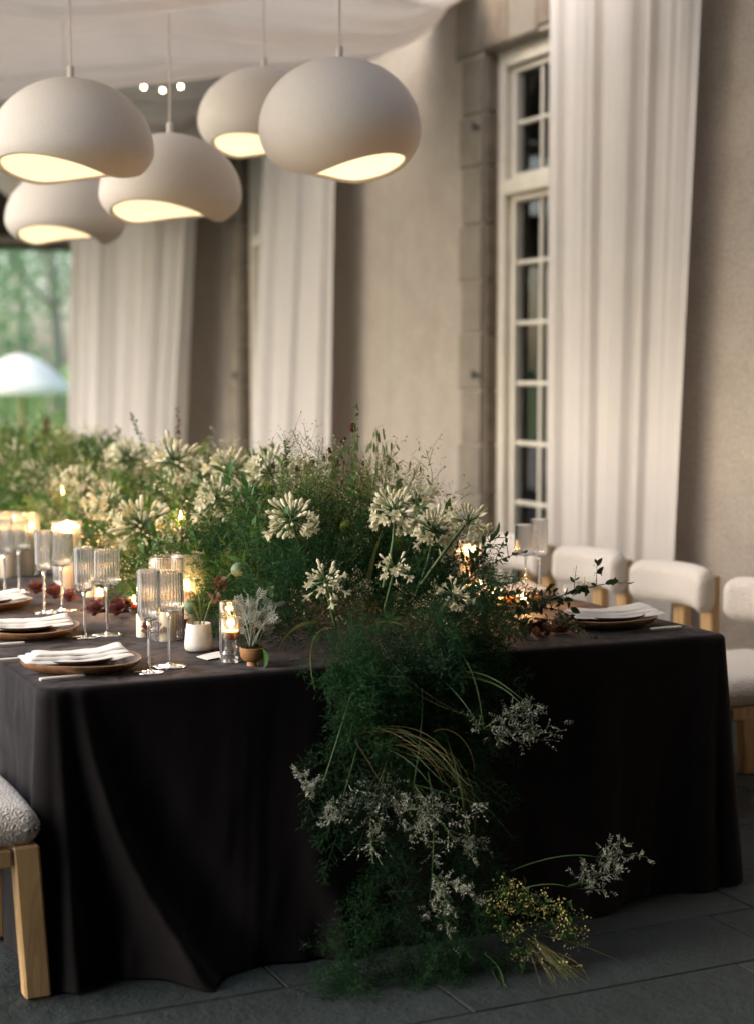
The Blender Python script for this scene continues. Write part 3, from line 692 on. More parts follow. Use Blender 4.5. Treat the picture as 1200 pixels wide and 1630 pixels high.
# ================================================================== TABLEWARE
def charger(label, c, r=.155, seed=0):
    z = TZ + .001; th = np.linspace(0, 1, 1)
    V, F = lathe([(0, .004), (r * .55, .004), (r * .62, .0), (r * .70, .0), (r * .93, .014), (r, .027), (r * 1.0, .031), (r * .975, .032), (r * .93, .026), (r * .85, .018), (0, .014)], 64)
    a = np.arctan2(V[:, 1], V[:, 0]); q = (np.hypot(V[:, 0], V[:, 1]) / r)**4; V[:, 2] += .003 * np.sin(2 * a + seed) * q; V[:, :2] *= (1 + .025 * np.cos(2 * a + 1 + seed))[:, None]
    V[:, 2] = np.maximum(V[:, 2], 0)
    return solo('charger_plate', (V + [c[0], c[1], z], F), M_walnut, label, 'plate', (c[0], c[1], z), 'turned wooden charger plates', angle=60)
def dplate(label, c, r=.115):
    z = TZ + .016; V, F = lathe([(0, .002), (r * .6, .002), (r * .9, .012), (r, .019), (r, .022), (r * .96, .022), (r * .85, .014), (0, .008)], 48)
    return solo('dinner_plate', (V + [c[0], c[1], z], F), M_plate, label, 'plate', (c[0], c[1], z), 'dark stoneware plates', angle=60)
def napkin(label, c, rz, L=.29, W=.115, seed=0, z=None):
    z = TZ + .040 if z is None else z; g = Geo()
    for lay, (dl, dw, dz) in enumerate(((1, 1, 0), (.93, .8, .010), (.86, .62, .019))):
        nx, ny = 40, 18; A, B = np.meshgrid(np.linspace(-.5, .5, nx), np.linspace(-.5, .5, ny), indexing='ij')
        X = A * L * dl + .006 * lay + .012 * B; Yv = B * W * dw + .004 * noise1(A * 5, seed + lay * 3) + .012 * lay + .05 * A * (lay - 1) * .3
        edge = np.minimum(1, (.5 - np.abs(B)) * 9) * np.minimum(1, (.5 - np.abs(A)) * 14)
        sl_ = .010 * (2 * A)**2 - .010 + .0016 * noise1(A * 7 + B * 3, seed + 7); Zt = dz * .62 + .0055 * np.clip(edge, 0, 1)**.4 + sl_ + .012 * np.clip(A - .25, 0, 1) * (lay == 2) * np.clip(B + .5, 0, 1)
        Zb = dz * .62 + sl_
        f = grid_faces(nx, ny); g.add(np.stack([X, Yv, Zt], -1).reshape(-1, 3), f); g.add(np.stack([X, Yv, Zb], -1).reshape(-1, 3), f[:, ::-1])
    ca, sa = math.cos(rz), math.sin(rz); Rm = np.array([[ca, sa, 0], [-sa, ca, 0], [0, 0, 1]]); g.V = [v @ Rm + [c[0], c[1], z] for v in g.V]
    return solo('napkin', g, M_linen, label, 'napkin', (c[0], c[1], z), 'folded white napkins', angle=40)
def knife(label, c, rz, handle=.125, flip=1, fork=False, blade=True):
    base = np.array([c[0], c[1], TZ + .002]); t = thing('fork' if fork else 'knife', label, 'cutlery', tuple(base), rz, 'white-handled cutlery')
    V, F = rbox((handle, .013, .009), .004, 8); V[:, 1] *= (1 + .3 * np.clip(-V[:, 0] / handle, -.5, .5)); part('handle', (V + [0, 0, .006], F), M_bone, t, angle=60)
    if fork:
        part('neck', tube([(handle / 2 - .01, 0, .006), (handle / 2 + .05, 0, .008), (handle / 2 + .06, 0, .006)], [.0025, .002, .006], 8), M_steel, t)
        for k in range(3): part('tine', tube([(handle / 2 + .058, (k - 1) * .006, .006), (handle / 2 + .10, (k - 1) * .006, .009)], .0014, 6), M_steel, t)
    else:
        part('blade', G((np.array([[handle / 2 - .008, -.004, .005], [handle / 2 + .07, -.006, .004], [handle / 2 + .10, .004, .004], [handle / 2 - .008, .004, .005], [handle / 2 - .008, -.004, .007], [handle / 2 + .07, -.005, .0055], [handle / 2 + .10, .004, .0055], [handle / 2 - .008, .004, .007]]),
                          quads([[0, 3, 2, 1], [4, 5, 6, 7], [0, 1, 5, 4], [1, 2, 6, 5], [2, 3, 7, 6], [3, 0, 4, 7]]))), M_steel, t, smooth=False)
gl_mesh = {}
def glass_meshes():
    for nm, (H, rt, rb, hb, rf, rib) in {'flute': (.272, .0300, .0285, .137, .038, 24), 'wine': (.258, .0375, .0395, .112, .046, 28)}.items():
        zb = H - hb; pr = [(rt, H), (rt, H - .004)] + [(rt + (rb - rt) * t, H - .004 - (hb * .80 - .004) * t) for t in np.linspace(.06, 1, 10)] + [(rb * .95, zb + hb * .13), (rb * .75, zb + hb * .05), (rb * .35, zb + .004), (.006, zb)]
        inner = [(max(r_ - .0013, .0005), z_ + (.0015 if r_ < rb * .8 else 0)) for r_, z_ in pr[:-1]]
        Vo, Fo = lathe(pr, rib * 8, rib, .075, zb + hb * .08, H - .003); Vi, Fi = lathe(inner + [(.0005, zb + .006)], rib * 8); Vr, Fr = lathe([(rt, H), (rt - .0006, H + .0006), (rt - .0013, H)], rib * 8)
        gg = Geo(); gg.add(Vo, Fo[:, ::-1]); gg.add(Vi, Fi); gg.add(Vr, Fr[:, ::-1]); gl_mesh[nm + 'b'] = mesh('bowl', gg, M_solid, True, None)
        gl_mesh[nm + 'r'] = mesh('rim', lathe([(rt + .0008, H), (rt - .0008, H + .0006), (rt - .0014, H - .001), (rt, H - .002)], 48), M_clear, True, None)
        gl_mesh[nm + 's'] = mesh('stem', lathe([(0, zb + .006), (.007, zb + .004), (.0042, zb - .014), (.0036, zb * .5), (.0042, .018), (.008, .007), (0, .005)], 20), M_solid, True, None)
        gl_mesh[nm + 'f'] = mesh('foot', lathe([(0, .008), (.009, .0065), (rf * .6, .0035), (rf, .0022), (rf, .0008), (0, .0006)], 48), M_solid, True, None)
glass_meshes()
def glass(kind, label, c):
    t = thing('champagne_flute' if kind == 'flute' else 'wine_glass', label, 'glass', (c[0], c[1], TZ + .0006), rng.uniform(0, 1), 'ribbed stemware')
    for k, nm in (('b', 'bowl'), ('s', 'stem'), ('f', 'foot')): link(nm, gl_mesh[kind + k], t)
    return t
# left-hand settings
PL = at(132, 1057, Z=TZ + .015)
setX = PL[0] - .005; ys = [PL[1], PL[1] + .62, PL[1] + 1.24, PL[1] + 1.86]
nm_l = ['the lower left table corner', 'the left edge, second from the corner', 'the left edge, third from the corner', 'the left edge, fourth and farthest seen']
print('plates', PL)
for i, yy in enumerate(ys):
    w_ = ['nearest wooden charger plate by ', 'wooden charger plate at ', 'wooden charger plate at ', 'wooden charger plate at '][i] + nm_l[i]
    charger(w_, (setX, yy), .155, i * 1.7); dplate('dark stoneware plate under the napkin by ' + nm_l[i], (setX - .01, yy + .02))
    napkin('white folded napkin on the plate by ' + nm_l[i], (setX - .015, yy - .012), R([3, -4, 6, 2][i]), seed=i * 5)
k1 = at(100, 1080, Z=TZ + .006); knife('white-handled knife in front of the nearest charger plate', k1, R(3), .122)
k2 = at(6, 1027, Z=TZ + .006); knife('white-handled knife cut off by the left edge', k2, R(0), .122)
k3 = at(18, 1051, Z=TZ + .006); knife('white-handled fork left of the nearest charger plate', k3, R(2), .122, fork=True)
def foot(px, py): return at(px, py, Z=TZ + .001)
glass('flute', 'nearest ribbed champagne flute, right of the nearest plate', foot(238, 1071))
glass('wine', 'nearest ribbed wine glass, beside the white vase', foot(270, 1061))
glass('flute', 'ribbed champagne flute second from the table corner', foot(135, 1015))
glass('wine', 'ribbed wine glass second from the table corner, before maroon flowers', foot(171, 1011))
glass('flute', 'ribbed champagne flute third from the table corner', foot(71, 976))
glass('wine', 'ribbed wine glass third from the table corner', foot(99, 972))
glass('flute', 'ribbed champagne flute at the far left edge', foot(8, 944))
glass('wine', 'ribbed wine glass at the far left, in front of pillar candles', foot(31, 942))
glass('wine', 'ribbed wine glass on the right before the boucle chairs', at(836, 952, Z=TZ))
glass('flute', 'ribbed champagne flute on the right before the boucle chairs', at(857, 948, Z=TZ))
# right-hand settings
PRt = at(968, 990, Z=TZ + .01); print('right plate', PRt)
charger('wooden charger plate at the right end of the table', (PRt[0], PRt[1]), .155, 4); dplate('dark stoneware plate at the right end of the table', (PRt[0], PRt[1] + .01), .12)
napkin('white folded napkin on the plate at the right end', (PRt[0] + .005, PRt[1] - .01), R(-2), .31, .14, 40)
kr = at(1060, 1001, Z=TZ + .006); knife('white-handled knife near the right table corner', kr, R(180), .115)
PR2 = (PRt[0], PRt[1] + .62); charger('wooden charger plate behind the leafy branch on the right', PR2, .155, 6); napkin('white folded napkin on the plate behind the leafy branch', (PR2[0] - .02, PR2[1]), R(5), .29, .12, 44)

# candles
def flame(t, x, y, z, off, s=1.0, e=.35):
    pr = [(0, 0), (.003, .001), (.0055, .006), (.0060, .010), (.0045, .018), (.002, .027), (.0004, .034)]
    part('wick', tube([(x, y, z - .004), (x, y, z + .008)], .0008, 5), M_wick, t, off)
    part('flame', lathe(np.array(pr) * s, 12, c=(x, y, z + .004)), M_flame, t, off)
    L = bpy.data.lights.new('flame_light', 'POINT'); L.energy = e * 2.6; L.color = (1, .52, .20); L.shadow_soft_size = .012
    link('flame_light', L, t, (x - off[0], y - off[1], z + .014 - off[2]))
def pillar(label, c, r, h, fl_=True, e=.35):
    o = (c[0], c[1], TZ + .001); t = thing('pillar_candle', label, 'candle', o, 0, 'ivory pillar candles')
    part('wax', lathe([(0, 0), (r, 0), (r, h - .003), (r - .003, h), (r * .75, h - .001), (r * .35, h - .006), (0, h - .007)], 32, c=o), M_wax, t, o)
    if fl_: flame(t, o[0], o[1], o[2] + h - .005, o, 1.0, e)
def hurricane(label, c, r, h):
    o = (c[0], c[1], TZ + .0008); t = thing('hurricane_glass', label, 'candle glass', o, 0, 'ribbed hurricane glasses')
    part('ribbed_wall', lathe([(r, h), (r, h - .003)] + [(r, z) for z in np.linspace(h - .006, .006, 6)] + [(r * .99, .002)], 34 * 6, 34, .035, .004, h - .004, o), M_glass, t, o, angle=None)
    part('rim', lathe([(r + .0015, h), (r, h + .0012), (r - .0015, h), (r, h - .0015), (r + .0015, h)], 64, c=o), M_clear, t, o, angle=None)
    part('floor', lathe([(r * .98, .003), (r * .98, .0005), (0, .0005)], 40, c=o), M_clear, t, o)
def taper(label, p, h):
    o = (p[0], p[1], TZ + .001); t = thing('taper_candle', label, 'candle', o, 0, 'thin dark taper candles')
    part('holder', lathe([(0, 0), (.03, 0), (.03, .006), (.01, .012), (.013, .04), (.011, .04), (0, .03)], 20, c=o), M_iron, t, o)
    part('wax', tube([(o[0], o[1], TZ + .03), (o[0], o[1], p[2])], [.010, .008], 10), M_taper, t, o); flame(t, o[0], o[1], p[2], o, 1.2, .25)
def votive(label, c, r, h, hc=.03, e=.22, lift=0):
    o = (c[0], c[1], TZ + .001); t = thing('votive_candle', label, 'candle', o, 0, 'small clear glass votives')
    part('glass_wall', lathe([(r - .0018, .006), (r - .0018, h), (r, h + .001), (r, .0), (0, .0)], 40, c=o), M_clear, t, o, angle=40)
    part('wax', lathe([(0, .006), (r * .86, .006), (r * .86, lift + hc), (0, lift + hc - .002)], 24, c=o), M_wax, t, o) if not lift else part('wax', lathe([(0, lift), (r * .86, lift), (r * .86, lift + hc), (0, lift + hc - .002)], 24, c=o), M_wax, t, o)
    flame(t, o[0], o[1], o[2] + lift + hc, o, .7, e)
hA = at(267, 1018, Z=TZ); hB = at(300, 1003, Z=TZ)
hurricane('ribbed hurricane glass behind the nearest wine glass', hA, .049, .245)
hurricane('taller ribbed hurricane glass holding a lit pillar candle behind the white vase', hB, .049, .235)
pillar('lit ivory pillar candle inside the tall hurricane glass', hB, .026, .125, True, .6)
pillar('short ivory pillar candle inside the hurricane behind the nearest wine glass', hA, .026, .12, True, .4)
pillar('unlit ivory pillar candle standing behind the nearest flute', at(228, 1014, Z=TZ), .020, .07, False)
for lab, px, py, hh, rr, hr in (('lit pillar candle behind the third pair of glasses', 108, 940, .215, .030, .19), ('lit pillar candle left of centre at the far left', 43, 915, .175, .030, .18), ('lit pillar candle at the far left edge', 12, 918, .185, .030, .19), ('lit pillar candle in front of the blurred white flower head', 146, 950, .10, .026, 0)):
    c = at(px, py, Z=TZ); pillar(lab, c, rr, hh, True, .45)
    if hr: hurricane('ribbed hurricane glass round the ' + lab, c, .052, hr + .06)
taper('thin dark taper candle burning among the flowers behind the hurricanes', at(288, 834, D=5.35), 0)
taper('thin dark taper candle burning at the far left among flowers', at(99, 790, D=6.9), 0)
votive('small clear votive glowing behind the second wine glass', at(214, 975, Z=TZ), .021, .05)
votive('small clear votive behind maroon flowers near the second wine glass', at(158, 962, Z=TZ), .021, .05)
votive('clear glass tumbler votive beside the silver potted plant', at(368, 1053, Z=TZ), .031, .118, .022, .07, .062)
votive('taller clear glass votive behind the tumbler votive', at(366, 1040, Z=TZ), .029, .145, .02, .07, .085)
votive('clear votive on the right below the white flower heads', at(788, 968, Z=TZ), .026, .06, .03, .6)
votive('clear votive tucked behind the leafy branch before the right wine glass', at(832, 972, Z=TZ), .022, .055, .025, .6)
votive('clear votive glowing right of the flowers near the leafy branch', at(762, 955, Z=TZ), .024, .07, .03, .6)
hR = at(748, 960, Z=TZ); hR = at(742, 948, Z=TZ); hurricane('ribbed hurricane glass behind the rightmost white flower head', hR, .05, .19); pillar('lit pillar candle in the hurricane behind the rightmost white flower head', hR, .028, .145, True, .5)
taper('thin taper candle low on the right behind the flower stems', at(795, 965, Z=TZ + .10), 0) if False else None

# white vase with poppy pods
vb = at(317, 1036, Z=TZ); o = (vb[0], vb[1], TZ + .001)
vs = thing('bud_vase', 'small white stoneware bud vase beside the nearest wine glass', 'vase', o)
part('body', lathe([(0, 0), (.034, 0), (.0405, .006), (.0415, .020), (.039, .045), (.036, .068), (.0345, .078), (.033, .0785), (.032, .07), (.034, .04), (0, .012)], 48, c=o), M_ceram, vs, o)
pp = thing('poppy', 'poppy stem with green seed pod leaning from the white vase', 'flower', o)
D0 = float((np.array(o) - _C) @ _F)
s0 = np.array(o) + [.008, 0, .02]; s1 = at(334, 962, D=D0); s2 = at(350, 928, D=D0); s3 = at(366, 912, D=D0); pd = at(378, 907, D=D0)
part('stem', tube(np.concatenate([bez([s0, s0 + [0, 0, .05], s1], 6), bez([s1, s2, s3, pd], 8)[1:]]), .0022, 6), M_stem, pp, o)
g = Geo(); prf = np.array([(0, -.018), (.008, -.0165), (.016, -.008), (.0195, .003), (.018, .012), (.012, .018), (.008, .0195), (.011, .0215), (.0115, .0225), (0, .024)]); V, F = lathe(prf, 24); B_ = basis(np.array([[1, -.15, .18]]))[0]; part('seed_pod', (V @ B_.T * 1.05 + pd, F), M_pod, pp, o)
g = Geo()
for cc, nn, rr in ((s2, 14, .016), (at(345, 952, D=D0), 9, .013)): scatter(g, leafT(1, .9, 4, .3, .4), cc + rng.normal(size=(nn, 3)) * .006, rng.normal(size=(nn, 3)) + [-.2, 0, -.3], rr * 1.5)
part('withered_petals', g, M_dry, pp, o)
pp2 = thing('poppy', 'short green poppy pod blurred against the candle, in the white vase', 'flower', o); q = at(304, 968, D=D0 + .02)
part('stem', tube(bez([np.array(o) + [-.01, .01, .02], np.array(o) + [-.012, .01, .06], q], 6), .002, 6), M_stem, pp2, o); part('seed_pod', (lathe(prf * 1.0, 24)[0] + q, lathe(prf, 24)[1]), M_pod, pp2, o)
g = Geo(); nn = 160; th = rng.uniform(0, 6.28, nn)
for k in range(22):
    e_ = np.array(o) + [rng.uniform(-.03, .03), rng.uniform(-.02, .03), rng.uniform(.12, .17)]; g.add(*ribbon(bez([np.array(o) + [.005, .005, .05], np.array(o) + [.01, .01, .1], e_], 6), .0012))
solo('feathery_sprig', g, M_fern_y, 'fine feathery green sprig standing in the white vase', 'foliage', o, angle=None)

# turned bowl with silver-leaved plant
bb = at(402, 1060, Z=TZ); o = (bb[0], bb[1], TZ + .001); D1 = float((np.array(o) - _C) @ _F)
bw = thing('wooden_bowl', 'small turned wooden footed bowl holding the silver plant', 'bowl', o)
part('bowl', lathe([(0, .009), (.010, .009), (.022, .014), (.031, .024), (.0345, .040), (.034, .049), (.0325, .050), (.0315, .044), (.028, .036), (0, .034)], 40, c=o), M_terra, bw, o)
part('foot', lathe([(0, 0), (.0155, 0), (.0145, .004), (.013, .011), (0, .011)], 28, c=o), M_terra, bw, o)
g = Geo(); nn = 500; a = rng.uniform(0, 6.28, nn); q = np.sqrt(rng.uniform(0, 1, nn)) * .030; scatter(g, leafT(1, .5, 3), np.stack([o[0] + q * np.cos(a), o[1] + q * np.sin(a), o[2] + .042 + .012 * (1 - q / .03)], 1), rng.normal(size=(nn, 3)) + [0, 0, 1.0], rng.uniform(.006, .012, nn))
solo('moss', g, M_moss, 'mound of dark moss filling the wooden bowl', 'moss', (o[0], o[1], o[2] + .04), kind='stuff', angle=None)
def dusty_leaf(L=.05, npair=4):
    g = Geo(); t = np.linspace(0, 1, 7); mid = np.stack([0 * t, -.10 * t * t, t], 1); g.add(*ribbon(mid, .04, (0, 1, 0)))
    for i in range(npair):
        tt = .32 + .62 * i / npair
        for s in (-1, 1):
            l_ = .38 * (1 - .45 * abs(i / npair - .35)); b0 = np.array([0, -.10 * tt * tt, tt]); d = np.array([s * .85, .1, .55])
            g.add(*ribbon(np.stack([b0, b0 + d * l_ * .5, b0 + d * l_ + [0, 0, .05]]), [.03, .055, .04], (0, 1, 0)))
            for e_ in (-1, 1):
                b1 = b0 + d * l_ * .7; d2 = unit(d + np.array([0, .1, e_ * .9])); g.add(*ribbon(np.stack([b1, b1 + d2 * l_ * .42]), [.045, .03], (0, 1, 0)))
    V, F, M_ = g.arr(); return V * L, F
dl = mesh('leaf', dusty_leaf(.055), M_silver, True, None)
dm = thing('silver_plant', 'silver dusty plant with lobed grey leaves in the wooden bowl', 'plant', (o[0], o[1], o[2] + .04)); do = np.array(dm.location)
tips = [(395, 945), (378, 958), (412, 950), (424, 962), (438, 968), (446, 958), (385, 975), (400, 968), (415, 978), (430, 985), (372, 972), (405, 990), (392, 992), (420, 1000)]
gs = Geo()
for (tx, ty) in tips:
    p1 = at(tx, ty, D=D1 + rng.uniform(-.035, .035)); p0 = do + rng.normal(size=3) * .006; pm = (p0 + p1) / 2 + [0, 0, .02]; pm[:2] = p0[:2] * .6 + p1[:2] * .4
    st_ = bez([p0, pm, p1], 7); gs.add(*tube(st_, np.linspace(.0016, .001, 7), 5))
    for k_ in range(5):
        f = [.98, .9, .82, .74, .7][k_]; pos = p0 + (st_[int(6 * f)] - p0); d = unit(st_[-1] - st_[-3]) + rng.normal(size=3) * (.35 + .2 * k_); B_ = basis(d[None], np.array([rng.uniform(0, 6.28)]))[0]
        lo = link('leaf', dl, dm, pos - do); lo.rotation_euler = Matrix(B_.tolist()).to_euler(); lo.scale = [[.72, .7, .7, .62, .55][k_] * rng.uniform(.8, 1.15)] * 3
part('stems', gs, M_silver, dm, do, angle=None)
lf = at(426, 1045, D=D1 - .02); V, F, _ = leafT(.055, .75, 7, .2, .25); B_ = basis(np.array([[.25, -.1, -1.0]]))[0]
solo('loose_leaf', (V @ B_.T + at(418, 1032, D=D1 - .03), F), M_leaf2, 'broad green leaf hanging over the rim of the wooden bowl', 'leaf', lf)
cd = [at(313, 1046, Z=TZ + .003), at(330, 1051, Z=TZ + .003), at(352, 1047, Z=TZ + .003), at(366, 1037, Z=TZ + .004), at(345, 1038, Z=TZ + .003), at(325, 1042, Z=TZ + .004)]
cd = np.array(cd); V = np.concatenate([cd, cd + [0, 0, .0012]]); n = len(cd); F = np.concatenate([[[0, i + 1, i] for i in range(1, n - 1)], [[n, n + i, n + i + 1] for i in range(1, n - 1)], quads([[i, (i + 1) % n, n + (i + 1) % n, n + i] for i in range(n)])])
solo('place_card', (V, F), M_paper, 'torn white paper card lying beside the bud vase', 'card', cd.mean(0), smooth=False)

# maroon and rust blooms lying on the cloth
def bloom(label, c, r, m, n=14, seed=0, group='maroon blooms on the cloth'):
    q = np.random.default_rng(seed); o = (c[0], c[1], TZ + .002); t = thing('orchid_bloom' if m is M_maroon else 'cut_bloom', label, 'flower', o, 0, group)
    for k in range(n):
        a = k * 2.4; e_ = .15 + .9 * (k / n); V, F, _ = leafT(r * q.uniform(1.0, 1.3), .85, 6, -.15 + .3 * (1 - k / n), .5, .6)
        d = np.array([[math.cos(a) * (1.1 - .7 * k / n), math.sin(a) * (1.1 - .7 * k / n), .25 + 1.1 * k / n]]); B_ = basis(d, np.array([q.uniform(-.5, .5)]))[0]
        part('petal', (V @ B_.T + np.array(o) + [0, 0, r * .28], F), m, t, o, angle=None)
    part('centre', ball(np.array(o) + [0, 0, r * .45], r * .28, 10, 7), m, t, o)
for i, (px, py, r_, lab) in enumerate(((247, 1018, .034, 'maroon bloom behind the nearest flute'), (283, 1008, .028, 'maroon bloom in front of the hurricane glass'), (186, 985, .032, 'maroon bloom right of the second wine glass'), (200, 978, .028, 'maroon bloom before the small votive'), (150, 985, .030, 'maroon bloom between the second pair of glasses'),
        (88, 958, .032, 'maroon bloom between the third pair of glasses'), (58, 950, .030, 'maroon bloom left of the third flute'), (110, 962, .026, 'maroon bloom right of the third wine glass'))):
    bloom(lab, at(px, py, Z=TZ), r_ * 1.35, M_maroon, 12, i)
def bulb_bloom(label, c, r, seed):
    q = np.random.default_rng(seed); o = (c[0], c[1], TZ + .002); t = thing('cut_bloom', label, 'flower', o, 0, 'rust blooms on the right')
    ax = unit([q.uniform(-1, 1), q.uniform(-1, .2), .35]); B_ = basis(ax[None])[0]; cen = np.array(o) + [0, 0, r * .78]
    for k in range(6):
        A, Bv = np.meshgrid(np.linspace(-.95, .95, 8), np.linspace(.04, .93, 9), indexing='ij'); ph = k * 2.1 + A * (1 - .55 * Bv**3); rr = r * (.82 + .05 * (k % 3)) * np.sin(np.pi * Bv)**.75 * (1 + .05 * np.sin(A * 9)); zz = (Bv - .5) * r * 2.5
        V = np.stack([rr * np.cos(ph), rr * np.sin(ph), zz], -1).reshape(-1, 3) @ B_.T + cen; V[:, 2] = np.maximum(V[:, 2], TZ + .003); part('petal', (V, grid_faces(8, 9)), M_rust, t, o, angle=None)
    part('stem', tube(bez([cen - ax * r * 1.1, cen - ax * r * 1.8, cen - ax * r * 2.6 - [0, 0, .01]], 6), .003, 6), M_stem, t, o)
for i, (px, py, r_, lab) in enumerate(((862, 1016, .034, 'rust-red tulip-like bloom lying left of the right-hand plate'), (892, 1008, .032, 'rust-red bloom touching the right-hand charger plate'), (838, 1010, .030, 'rust-red bloom under the leafy branch'), (905, 998, .026, 'rust-red bloom at the foot of the right-hand napkin'))):
    bulb_bloom(lab, at(px, py, Z=TZ), r_, 20 + i)

# ================================================================== FLOWERS AND FOLIAGE
# -- templates (grow along +z)
def T_fern(seed, L=.15, nb=16, nn=9, nl=.011, nw=.0020):
    q = np.random.default_rng(seed); g = Geo(); t = np.linspace(0, 1, 6); ax = np.stack([.10 * L * t**2, 0 * t, L * t], 1); g.add(*ribbon(ax, .0016, (0, 1, 0)))
    P0, D0_ = [], []
    for i in range(nb):
        tt = .12 + .85 * i / nb; b = np.array([.10 * L * tt * tt, 0, L * tt]); a = i * 2.4 + q.uniform(-.4, .4)
        d = unit([math.cos(a), math.sin(a), .75]); l_ = L * .36 * (1 - .75 * tt) + .012; g.add(*ribbon(np.stack([b, b + d * l_]), .0011))
        for k in range(nn):
            f = (k + .6) / nn; P0.append(b + d * l_ * f); D0_.append(unit(d * .9 + q.normal(size=3) * .75))
    P0 = np.array(P0); D0_ = np.array(D0_); sd = unit(np.cross(D0_, q.normal(size=D0_.shape))) * nw / 2; ln = nl * q.uniform(.6, 1.2, (len(P0), 1))
    V = np.stack([P0 - sd, P0 + sd, P0 + D0_ * ln], 1).reshape(-1, 3); g.add(V, np.arange(len(V)).reshape(-1, 3)); return g.arr()
def T_filler(seed, L=.13, nb=6, nu=9, s=.008, m_tip=1, fat=.7):
    """branching stem with little clustered tips: material 0 stem/leaf, 1 tips"""
    q = np.random.default_rng(seed); g = Geo(); g.add(*ribbon(np.array([[0, 0, 0], [.01, 0, L * .5], [0, 0, L * .9]]), .0018))
    lt = leafT(1, .3, 3)
    for i in range(nb):
        tt = .3 + .6 * i / nb; a = i * 2.4 + q.uniform(0, .8); d = unit([math.cos(a), math.sin(a), 1.1]); b = np.array([0, 0, L * tt]); l_ = L * q.uniform(.25, .5)
        g.add(*ribbon(np.stack([b, b + d * l_]), .0012)); B_ = basis((d + [0, 0, -.6])[None])[0]; g.add(lt[0] @ B_.T * .03 + b, lt[1], 0)
        e = b + d * l_; pos = e + q.normal(size=(nu, 3)) * .008; sd = q.normal(size=(nu, 3)); tp = leafT(1, fat, 3)
        gg = Geo(); B2 = basis(sd, q.uniform(0, 6, nu)); V = np.einsum('nij,kj->nki', B2, tp[0]) * (s * q.uniform(.6, 1.3, nu))[:, None, None] + pos[:, None]
        for v in V: g.add(v, tp[1], m_tip)
    return g.arr()
def T_leafy(seed, L=.16, n=16, ls=.03, wd=.4):
    q = np.random.default_rng(seed); g = Geo(); g.add(*ribbon(np.array([[0, 0, 0], [.012, 0, L * .5], [0, 0, L]]), .002)); lt = leafT(1, wd, 4, .15)
    for i in range(n):
        tt = .1 + .9 * i / n; a = i * 2.4; d = unit([math.cos(a), math.sin(a), .6 + tt]); B_ = basis(d[None], np.array([q.uniform(-.6, .6)]))[0]; g.add(lt[0] @ B_.T * ls * q.uniform(.7, 1.2) + [0, 0, L * tt], lt[1])
    return g.arr()
FERN = [T_fern(i) for i in range(4)]; FILL = [T_filler(10 + i) for i in range(4)]; LEAFY = [T_leafy(20 + i) for i in range(3)]
FROND = [T_fern(80 + i, .17, 15, 7, .017, .0034) for i in range(4)]
FINE = [T_filler(40 + i, .15, 9, 7, .0055, 1, .8) for i in range(3)]
def strew(g, Ts, pos, d, scale):
    pos = np.asarray(pos); k = rng.integers(0, len(Ts), len(pos))
    for i, T in enumerate(Ts):
        m = k == i
        if m.any(): scatter(g, T, pos[m], np.asarray(d)[m], np.broadcast_to(scale, (len(pos),))[m])
def stuff(name, g, mats, label, cat, base): return solo(name, g, mats, label, cat, base, kind='stuff', angle=None, smooth=False)

# -- the runner of foliage along the middle of the table: mounds along the centre line
def mound(y0, y1, n, zlo=.78, zhi=1.14, x0=1.62, x1=2.36):
    yv = rng.uniform(y0, y1, n); a = rng.uniform(0, np.pi, n); q = rng.uniform(0, 1, n)**.45
    xc = (x0 + x1) / 2 + .05 * np.sin(yv * 2.3); hw = (x1 - x0) / 2 * (1 + .12 * np.sin(yv * 5.1)); hh = (zhi - zlo) * (1 + .16 * np.sin(yv * 4.3 + 1) + .08 * np.sin(yv * 9.7))
    pos = np.stack([xc + hw * np.cos(a) * q, yv, zlo + hh * np.sin(a) * q], 1); d = np.stack([np.cos(a) * .9, rng.normal(0, .45, n), np.sin(a) * .8 + .35], 1) + rng.normal(size=(n, 3)) * .25
    return pos, d
g = Geo(); p, d = mound(4.12, 5.3, 800, .78, 1.02); strew(g, FERN[:2] + FROND, p, d, rng.uniform(.8, 1.25, len(p)))
stuff('fern_foliage', g, M_fern, 'dense dark green feathery fern filling the near middle of the table', 'foliage', (2.0, 4.7, TZ))
g = Geo(); p, d = mound(4.5, 7.2, 1300, .78, 1.06); strew(g, FERN, p, d, rng.uniform(.8, 1.3, len(p)))
stuff('olive_fern_foliage', g, M_fern_y, 'yellow-green feathery foliage along the middle of the table', 'foliage', (2.0, 5.8, TZ))
g = Geo(); p, d = mound(7.0, 11.0, 1000, .78, 1.08, 1.55, 2.4); strew(g, FERN[:2] + LEAFY, p, d, rng.uniform(1.0, 1.5, len(p)))
stuff('far_foliage', g, M_fern_y, 'blurred green foliage on the far half of the table', 'foliage', (2.0, 9, TZ))
g = Geo(); p, d = mound(4.9, 10.8, 520, .86, 1.11); strew(g, FILL, p, d, rng.uniform(.8, 1.3, len(p)))
stuff('tan_filler_flowers', g, [M_oat, M_tan], 'airy tan and beige filler sprigs through the table flowers', 'flowers', (2.0, 7, TZ))
g = Geo(); p, d = mound(4.9, 10.8, 420, .86, 1.14); strew(g, FILL, p, d, rng.uniform(.9, 1.4, len(p)))
stuff('cream_filler_flowers', g, [M_fern_y, M_cream], 'tiny cream blossoms through the far table flowers', 'flowers', (2.0, 7.5, TZ))
g = Geo(); p, d = mound(4.8, 9.5, 330, .85, 1.11); strew(g, LEAFY, p, d, rng.uniform(.7, 1.3, len(p)))
stuff('lime_foliage', g, M_lime, 'scattered lime green leaf sprigs in the table flowers', 'foliage', (2.0, 6.5, TZ))
BIGL = [T_leafy(60 + i, .18, 14, .045, .42) for i in range(3)]
g = Geo(); p, d = mound(4.2, 10.5, 520, .80, 1.08); strew(g, BIGL, p, d, rng.uniform(.7, 1.25, len(p)))
